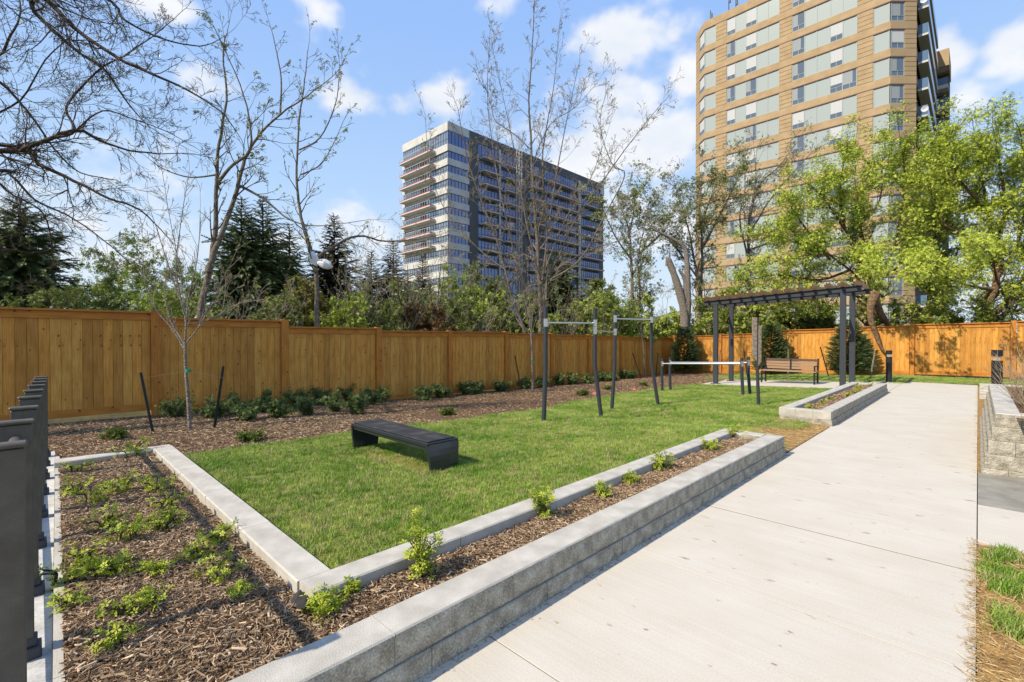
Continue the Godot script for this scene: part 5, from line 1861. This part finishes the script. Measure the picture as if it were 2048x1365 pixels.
		finish_tree(t, mt, mb, M.bark[1], M.twig_pale, tips, clus, 0.085, [0.16, 0.185, 0.055], [0.27, 0.29, 0.09], 1.0 if q[3] == 2 else 0.35, 2 if q[3] == 2 else 1, 0.25)
	# --- dead broken trunk
	var db := at(1368, 660, 27.0)
	db.y = -0.4
	t = thing("dead_tree", "pale dead trunk with splintered tops behind the fence corner", "tree", db)
	mt = MB.new()
	for l in [[[[1370, 650], [1366, 610], [1352, 560], [1337, 520]], 0.30, 0.16], [[[1370, 650], [1372, 600], [1370, 560], [1358, 540]], 0.26, 0.05], [[[1374, 650], [1376, 590], [1374, 520], [1368, 495], [1345, 478], [1300, 455]], 0.24, 0.04]]:
		var c := smooth([db] + px_line(l[0], 27.0))
		var rad := PackedFloat32Array()
		for i in c.size(): rad.append(lerpf(l[1], l[2], float(i) / c.size()) * rnd(0.9, 1.1))
		mt.tube(c, rad, 9)
	for k in 7:
		var p := at(1337 + rnd(-4, 4), 522, 27.0)
		mt.tube(PackedVector3Array([p - Vector3(0, 0.3, 0), p + Vector3(rnd(-0.06, 0.06), rnd(0.2, 0.7), rnd(-0.05, 0.05))]), PackedFloat32Array([0.08, 0.004]), 4)
	part(t, "trunk", mt, M.bark[2], -db)
	# --- bright green maples on the right
	var MA := [0.33, 0.41, 0.045]
	var MBc := [0.52, 0.57, 0.085]
	var maples := [
		{"b": [1735, 660, 23.0], "label": "bright green maple leaning over the fence beside the pergola", "r": 0.2, "over": [[-2.7, 4.0, 21.5], [-6.6, 4.6, 22.0]], "l": [
			[[1745, 640], [1742, 590], [1735, 530], [1720, 450], [1712, 380], [1710, 300]], [[1742, 590], [1700, 540], [1640, 500], [1580, 480], [1520, 470]], [[1740, 570], [1780, 520], [1800, 440], [1810, 350], [1800, 280]], [[1735, 530], [1690, 460], [1650, 400], [1620, 370]], [[1738, 560], [1790, 540], [1840, 470], [1860, 400]], [[1720, 450], [1760, 400], [1765, 320]], [[1700, 540], [1640, 560], [1560, 550], [1500, 560]], [[1742, 600], [1690, 590], [1620, 600], [1560, 610]], [[1690, 460], [1680, 380], [1690, 320]], [[1660, 520], [1600, 440], [1580, 410]]]},
		{"b": [1860, 660, 23.5], "label": "slender maple rising between the two larger maples", "r": 0.13, "over": [[-1.7, 3.7, 21.4]], "l": [
			[[1862, 640], [1858, 600], [1862, 540], [1870, 470], [1868, 400], [1865, 300]], [[1860, 590], [1885, 570], [1910, 520], [1930, 440], [1925, 360]], [[1862, 540], [1840, 480], [1830, 420], [1835, 330]], [[1866, 480], [1900, 430], [1905, 340], [1890, 270]]]},
		{"b": [1970, 660, 21.0], "label": "bright green maple with a split brown trunk at the garden's right end", "r": 0.24, "over": [[0.1, 4.3, 21.4]], "l": [
			[[1972, 640], [1980, 600], [1994, 560], [1990, 500], [1975, 420], [1960, 340], [1950, 280]], [[1985, 640], [2010, 610], [2050, 585], [2110, 560], [2160, 500]], [[1992, 560], [2030, 500], [2050, 420], [2050, 330], [2040, 260]], [[1988, 520], [1930, 470], [1890, 450], [1870, 400]], [[1990, 500], [2010, 420], [2000, 330], [1990, 270]], [[2010, 610], [2060, 540], [2110, 440], [2120, 340]], [[1985, 580], [1930, 570], [1880, 550]], [[1975, 420], [1920, 360], [1900, 300]], [[2000, 590], [2040, 570], [2060, 500]]]}]
	for q in maples:
		var D0: float = q.b[2]
		var b := at(q.b[0], q.b[1], D0)
		b.y = -0.3
		t = thing("maple_tree", q.label, "tree", b, "maples along the back fence")
		mt = MB.new(); mb = MB.new(); tips = []
		S = {"wander": 0.24, "up": 0.05, "kids": 4, "ratio": 0.6, "spread": 0.75, "rmin": 0.006, "mid": 1.0}
		var i := 0
		for l in q.l:
			var pl := px_line(l, D0, rnd(-2.2, 1.2) if i > 0 else 0.0)
			if l[0][1] >= 640: pl.push_front(b)
			bough(mt, mb, pl, q.r if l[0][1] >= 640 else q.r * 0.38, 0.014, S, 2, 0.21, 1.35, tips, 0.22)
			i += 1
		# boughs reaching out over the garden, towards the light
		for g in q.over:
			var s: Vector3 = px_line([q.l[0][2]], D0)[0]
			var e := V(g[0], g[1], g[2])
			bough(mt, mb, [s, s.lerp(e, 0.5) + Vector3(0, 0.5, 0), e], q.r * 0.25, 0.012, S, 2, 0.55, 0.9, tips, 0.35)
		finish_tree(t, mt, mb, M.bark[3], M.twig, tips, clus, 0.058, MA, MBc, 1.0, 3, 0.24)
	# broken limb hanging over the fence
	var hb := V(-3.45, 0.7, 23.85)
	t = thing("broken_limb", "twisted broken limb with torn brown wood hanging over the sunny fence", "limb", hb)
	mt = MB.new()
	var hp := smooth(px_line([[1752, 588], [1742, 612], [1742, 640], [1752, 668], [1760, 690], [1770, 706]], 19.3, -0.4))
	var hr := PackedFloat32Array()
	for i in hp.size(): hr.append(lerpf(0.21, 0.04, pow(float(i) / (hp.size() - 1), 0.6)) * rnd(0.88, 1.12))
	mt.tube(hp, hr, 10, true)
	mt.tube(smooth(px_line([[1748, 600], [1758, 625], [1770, 640], [1780, 655]], 19.7, 0.3)), PackedFloat32Array([0.2, 0.2, 0.19, 0.18, 0.17, 0.16, 0.15, 0.14, 0.12, 0.1, 0.1, 0.09, 0.08]), 9, true)
	part(t, "trunk", mt, M.bark[3], -hb)

# ------------------------------------------------------------------ small plants in the beds
func make_bed_plants():
	var leaf := star_mesh(5, 1.0, 0.27, 0.4)
	var A := [0.20, 0.27, 0.024]
	var B := [0.46, 0.50, 0.045]
	var gl := "young shrubs in the mulch beds"
	# pixel of the foot, width in pixels, height in pixels
	var near := [[265, 915, 60, 50], [150, 945, 50, 35], [245, 985, 60, 48], [310, 985, 66, 50], [185, 1005, 76, 55], [330, 1018, 50, 45], [215, 1060, 70, 60], [255, 1080, 60, 62], [318, 1060, 60, 36], [150, 990, 50, 40], [440, 1085, 50, 50], [390, 1110, 44, 34], [170, 1130, 66, 50], [130, 1165, 80, 60], [205, 1155, 70, 48], [235, 1145, 60, 50], [430, 1155, 70, 52], [310, 1145, 40, 22], [250, 1230, 66, 42], [300, 1208, 60, 32], [225, 1290, 60, 50], [335, 1045, 40, 30], [135, 1215, 50, 44], [480, 1190, 30, 24]]
	for q in near:
		var p := gp(q[0], q[1], 0.0)
		var d := ray(q[0], q[1])
		var k := (0.16 - EYE) / d.y
		p = Vector3(d.x * k, 0.16, d.z * k)
		if -p.z > 0.9: p.z = -0.88
		var dp := (p - Vector3(0, EYE, 0)).dot(-cam.global_transform.basis.z)
		leafy_mass("young_shrub", ("tall leafy green shrub" if q[3] > 52 else ("low leafy green sprout" if q[3] < 38 else "bushy leafy green shrub")) + (" close to the railing" if -p.z < 0.38 else (" close to the kerb" if -p.z > 0.66 else " midway between railing and kerb")), "shrub", p, q[2] * 0.62 / FPX * dp, q[3] * 0.85 / FPX * dp, 5, 1, leaf, 0.018, A, B, gl, 1, null, {"rmin": 0.0013, "up": 0.10, "kids": 2, "wander": 0.3})
	var pl := [[840, 1150, 70, 90, "upright leafy shrub with one tall shoot in the long planter"], [1085, 1030, 90, 50, "spreading leafy shrub in the long planter"], [1205, 995, 40, 26, "low leafy shrub in the middle of the long planter"], [1315, 935, 52, 36, "round leafy shrub towards the far end of the long planter"], [1262, 965, 24, 18, "tiny leafy sprig in the long planter"], [1470, 875, 50, 20, "leafy shrub in the far corner of the long planter"], [1420, 900, 44, 20, "low sprawling shrub near the far end of the long planter"], [655, 1222, 46, 44, "small leafy shrub near the kerb corner"], [618, 1192, 34, 24, "leafy tuft beside the black liner scrap"], [698, 1190, 18, 20, "tiny seedling beside the kerb in the planter"]]
	for q in pl:
		var d := ray(q[0], q[1])
		var k := (0.17 - EYE) / d.y
		var p := Vector3(clampf(d.x * k, -2.3, -1.97), 0.165, d.z * k)
		var dp := (p - Vector3(0, EYE, 0)).dot(-cam.global_transform.basis.z)
		var t = leafy_mass("young_shrub", q[4], "shrub", p, q[2] * 0.42 / FPX * dp, q[3] * 1.1 / FPX * dp, 6, 1, leaf, 0.021, A, B, gl, 1, null, {"rmin": 0.0014, "up": 0.12})
		if q[0] == 840:
			var mb := MB.new()
			mb.tube(PackedVector3Array([Vector3(-0.02, 0.05, 0), Vector3(-0.04, 0.22, 0), Vector3(-0.05, 0.34, 0.01)]), PackedFloat32Array([0.003, 0.0025, 0.0015]), 4)
			part(t, "shoot", mb, M.twig)
			var xf := []
			var cols := []
			for i in 26:
				xf.append(leaf_xf(Vector3(-0.045 + rnd(-0.03, 0.03), rnd(0.2, 0.36), rnd(-0.03, 0.03)), 0.02)); cols.append(tint_of(A, B, rng.randf()))
			scatter(t, "shoot_foliage", leaf, M.leaf, xf, cols)
	for f in [10.1, 10.9, 11.8, 12.7, 13.5, 14.2, 15.0, 15.7]:
		leafy_mass("young_shrub", "little sprouting shrub in the short planter by the pergola", "shrub", V(-2.15 + rnd(-0.12, 0.12), 0.17, f), 0.09, 0.12, 3, 1, leaf, 0.018, A, B, "sprouts in the short planter", 1, null, {"rmin": 0.0016})
	# yews along the side fence
	var YA := [0.06, 0.095, 0.028]
	var YB := [0.16, 0.205, 0.06]
	var yew := [[352, 836, 52, 46], [425, 838, 58, 46], [470, 830, 44, 46], [492, 843, 48, 46], [530, 826, 50, 48], [556, 838, 46, 42], [590, 818, 50, 50], [612, 832, 46, 42], [640, 812, 42, 44], [668, 825, 44, 42], [690, 806, 40, 44], [712, 830, 52, 46], [738, 812, 40, 40], [760, 806, 36, 40]]
	for q in yew:
		var p := gp(q[0], q[1])
		var dp := (p - Vector3(0, EYE, 0)).dot(-cam.global_transform.basis.z)
		leafy_mass("yew_shrub", "bushy dark green shrub in the double row along the side fence", "shrub", p, q[2] * 0.58 / FPX * dp, q[3] * 0.95 / FPX * dp, 9, 1, leaf, 0.032, YA, YB, "dark shrubs along the side fence", 2, null, {"rmin": 0.002})
	for q in [[848, 802], [880, 797], [925, 790], [952, 788], [1000, 784], [1050, 779], [1085, 776], [1120, 772], [1145, 770], [1175, 768], [1205, 764], [1222, 763], [1250, 759], [1262, 758]]:
		var p := gp(q[0], q[1])
		p.x = maxf(p.x, -11.25)
		leafy_mass("yew_shrub", "small dark green shrub in the single row at the foot of the side fence", "shrub", p, 0.24, 0.40, 7, 1, leaf, 0.05, YA, YB, "small dark shrubs along the side fence", 2, null, {"rmin": 0.003})
	for q in [[500, 884, "low green tuft in the mulch near the lawn edge"], [235, 880, "small bright seedling in the mulch beyond the kerb"], [1165, 792, "little green sprout in the mulch behind the pull-up bars"], [1216, 781, "little sprig in the mulch between the pull-up posts"], [1288, 774, "little sprig in the mulch near the fence corner"], [895, 832, "little green sprig in the mulch beyond the bench"]]:
		leafy_mass("seedling", q[2], "plant", gp(q[0], q[1]), 0.16, 0.16, 6, 1, leaf, 0.032, [0.06, 0.09, 0.012], [0.14, 0.17, 0.02], "seedlings in the mulch", 2, null, {"rmin": 0.0016})
	# dry twiggy bush in the walled bed
	var t := thing("dry_bush", "dry straw-coloured twiggy bush behind the grey block wall", "shrub", V(0.50, 0.62, 8.7))
	var mb := MB.new()
	var tips := []
	for i in 46:
		var a := rnd(0, TAU)
		grow(mb, Vector3(cos(a) * 0.06, -0.03, sin(a) * 0.06), Vector3(cos(a) * rnd(0.15, 0.9), 1.0, sin(a) * rnd(0.15, 0.9)).normalized(), rnd(0.45, 0.8), 0.005, 1, {"wander": 0.12, "up": 0.06, "kids": 3, "ratio": 0.45, "spread": 0.4, "rmin": 0.0018}, tips)
	part(t, "twigs", mb, mat(lin(0.34, 0.27, 0.18), 0.9))
	copy(t, V(0.62, 0.62, 10.6), "second dry twiggy bush further back in the walled bed", 1.2)

# ------------------------------------------------------------------ grass, chips, straw
func make_cover():
	# grass tufts
	var tufts := []
	for v in 3:
		var mb := MB.new()
		var r := RandomNumberGenerator.new()
		r.seed = 40 + v
		for i in 18:
			var a := r.randf_range(0, TAU)
			var q := sqrt(r.randf()) * 0.045
			var p := Vector3(cos(a) * q, -0.005, sin(a) * q)
			var lean := Vector3(r.randf_range(-1, 1), 0, r.randf_range(-1, 1)) * 0.022
			var h := r.randf_range(0.022, 0.046)
			var w := Vector3(cos(a + 1.3), 0, sin(a + 1.3)) * 0.0019
			var m := p + lean * 0.4 + Vector3(0, h * 0.6, 0)
			mb.tri(p - w, p + w, m + w * 0.8); mb.tri(p - w, m + w * 0.8, m - w * 0.8)
			mb.tri(m - w * 0.8, m + w * 0.8, p + lean * 1.2 + Vector3(0, h, 0))
		tufts.append(mb.mesh())
	var xf := [[], [], []]
	var cols := [[], [], []]
	var pat := FastNoiseLite.new()
	pat.seed = 6; pat.frequency = 0.9; pat.fractal_octaves = 4
	var put := func(x, f, y, s, dry):
		var n := pat.get_noise_2d(x, f)
		var n2 := pat.get_noise_2d(x * 4 + 50, f * 4)
		if n2 > 0.30 and rng.randf() < 0.75: return
		var worn := pow((x + 5.3) / 0.8, 2.0) + pow((f - 8.0) / 1.6, 2.0)
		if worn < 1.0 and n2 > -0.05 and rng.randf() < 0.55: return
		var k := rng.randi() % 3
		xf[k].append(Transform3D(Basis(Vector3.UP, rnd(0, TAU)).scaled(Vector3(s, s * rnd(0.75, 1.25), s)), V(x, y, f)))
		var c := tint_of([0.135, 0.255, 0.022], [0.335, 0.41, 0.09], clampf(0.42 + n * 1.1 + rnd(-0.25, 0.25), 0, 1), 0.18)
		if rng.randf() < 0.13 + dry: c = tint_of([0.38, 0.31, 0.15], [0.48, 0.41, 0.22], rng.randf())
		cols[k].append(c)
	var f := 1.17
	while f < 16.55:
		var dens: float = 780.0 if f < 4.5 else (520.0 if f < 8 else 330.0)
		var s := 1.0 if f < 6 else 1.25
		var x0 := mulch_edge(f) - 0.03
		var x1 := lawn_right(f) - 0.03
		if f > 6.72 and f < 9.4: x1 = -2.2 + 0.25 * sin(f * 3.0)
		for i in int((x1 - x0) * 0.05 * dens):
			var x := rnd(x0, x1)
			var ff := f + rnd(0, 0.05)
			if x < -5.6 and f < 1.2: continue
			# worn bare patch in front of the bench
			var bare := pow((x + 4.55) / 0.62, 2.0) + pow((ff - 2.83) / 0.13, 2.0)
			if bare < 1.0 and rng.randf() < 0.88: continue
			put.call(x, ff, G(x, ff) + 0.012, s, 0.25 if bare < 2.0 else 0.0)
		f += 0.05
	for i in 9000:
		var x := rnd(-8.2, 3.0)
		var ff := rnd(19.6, 23.9) if x < -1.7 else rnd(20.75, 23.9)
		put.call(x, ff, (G(x, ff) if x < -1.7 else -0.01) + 0.01, 1.5, 0.05)
	for i in 2600:                                          # ragged grass right of the walk
		var x := rnd(0.03, 1.2)
		var ff := rnd(3.45, 4.8)
		if x < 0.06 + 0.03 * sin(ff * 7.0) + 0.02 * sin(ff * 23.0) + maxf(0.0, 3.75 - ff) * 0.12: continue
		if pat.get_noise_2d(x * 3 + 9, ff * 3) > 0.04: continue
		put.call(x, ff, -0.012, 1.5, 0.03)
	var lawn := Node3D.new()
	lawn.name = "grass"; add_child(lawn); lawn.set_meta("kind", "stuff")
	tag(lawn, "short green turf grass of the lawn", "grass")
	for k in 3: scatter(lawn, "blades", tufts[k], M.grass, xf[k], cols[k])
	# wood chips
	var chips := []
	for v in 3:
		var mb := MB.new()
		var r := RandomNumberGenerator.new()
		r.seed = 70 + v
		var w := [0.07, 0.04, 0.14][v] as float
		var p := [Vector3(-0.5, 0, -w * r.randf_range(0.1, 0.8)), Vector3(0.5, 0, -w * r.randf_range(0.2, 0.6)), Vector3(0.42, 0, w * 0.5), Vector3(-0.4, 0, w * 0.5)]
		var h := Vector3(0, 0.09, 0)
		mb.quad(p[3] + h, p[2] + h, p[1] + h + Vector3(0, 0.05, 0), p[0] + h)
		for i in 4: mb.quad(p[(i + 1) % 4], p[i], p[i] + h, p[(i + 1) % 4] + h)
		chips.append(mb.mesh())
	xf = [[], [], []]; cols = [[], [], []]
	var chip := func(x, ff, y, s):
		var k := rng.randi() % 3
		var b := Basis(Vector3.UP, rnd(0, TAU)) * Basis(Vector3.BACK, rnd(-0.45, 0.45)) * Basis(Vector3.RIGHT, rnd(-0.5, 0.5))
		xf[k].append(Transform3D(b.scaled(Vector3.ONE * s), V(x, y, ff)))
		var t := pow(rng.randf(), 1.7)
		cols[k].append(tint_of([0.165, 0.102, 0.056], [0.60, 0.45, 0.29], t, 0.2))
	for i in 34000:
		var x := rnd(-6.75, -1.97)
		var ff := rnd(0.07 - 0.0243 * (x + 2.2), 0.97)
		chip.call(x, ff, 0.158 + nz.get_noise_2d(x * 4, ff * 4) * 0.03 + rnd(0, 0.014), rnd(0.013, 0.043) * (1.5 if rng.randf() < 0.12 else 1.0))
	for i in 14000:
		var x := rnd(-2.31, -1.96)
		var ff := rnd(0.95, 6.5)
		chip.call(x, ff, 0.168 + nz.get_noise_2d(x * 4, ff * 4) * 0.025 + rnd(0, 0.012), rnd(0.014, 0.045))
	for i in 2600: chip.call(rnd(-2.35, -1.96), rnd(9.65, 16.1), 0.178 + rnd(0, 0.01), rnd(0.025, 0.06))
	for i in 46000:
		var ff := rnd(-0.8, 5.0) if i < 26000 else rnd(5.0, 23.8)
		var x := rnd(-11.5, mulch_edge(ff) + 0.02 if ff > 1.15 else -6.93)
		chip.call(x, ff, G(x, ff) + 0.008 + nz.get_noise_2d(x * 3, ff * 3) * 0.02 + rnd(0, 0.015), rnd(0.025, 0.065))
	for i in 900: chip.call(-1.735 + absf(rng.randfn(0.0, 0.022)), rnd(-0.5, 6.8), 0.002, rnd(0.006, 0.022))
	for i in 260: chip.call(-1.735 + absf(rng.randfn(0.0, 0.03)), rnd(9.5, 16.2), 0.002, rnd(0.008, 0.024))
	for i in 900: chip.call(rnd(0.35, 2.2), rnd(7.7, 12.0), 0.625 + rnd(0, 0.012), rnd(0.03, 0.06))
	var mulch := Node3D.new()
	mulch.name = "wood_chips"; add_child(mulch); mulch.set_meta("kind", "stuff")
	tag(mulch, "shredded brown wood chip mulch covering the beds", "mulch")
	for k in 3: scatter(mulch, "chips", chips[k], M.tint, xf[k], cols[k])
	# straw
	var sm := MB.new()
	sm.tri(Vector3(-0.5, 0, 0), Vector3(0.5, 0.02, -0.022), Vector3(0.5, 0.02, 0.022))
	sm.tri(Vector3(-0.5, 0, 0), Vector3(0.0, 0.06, 0.014), Vector3(0.5, 0.02, 0.0))
	var sx := []
	var sc := []
	for i in 9900:
		var x: float
		var ff: float
		var y: float
		if i < 3200:
			x = rnd(-2.5, -1.74); ff = rnd(6.78, 9.38)
			y = lerpf(G(x, ff) + 0.02, -0.004, clampf((x + 2.45) / 0.6, 0, 1)) + 0.016
		elif i > 9000:
			x = 0.01 - absf(rng.randfn(0.0, 0.03)); ff = rnd(2.4, 4.9) if i % 3 else rnd(7.0, 20.0); y = 0.002
		else:
			x = rnd(0.012, 0.75); ff = rnd(2.3, 4.84); y = -0.012
		sx.append(Transform3D((Basis(Vector3.UP, rnd(0, TAU)) * Basis(Vector3.BACK, rnd(-0.2, 0.3))).scaled(Vector3.ONE * rnd(0.025, 0.075)), V(x, y + rnd(0, 0.015), ff)))
		sc.append(tint_of([0.30, 0.20, 0.09], [0.58, 0.45, 0.24], rng.randf(), 0.2))
	var st := scatter(self, "straw", sm.mesh(), M.tint, sx, sc)
	tag(st, "loose dry straw on the bare strips beside the walk", "straw")
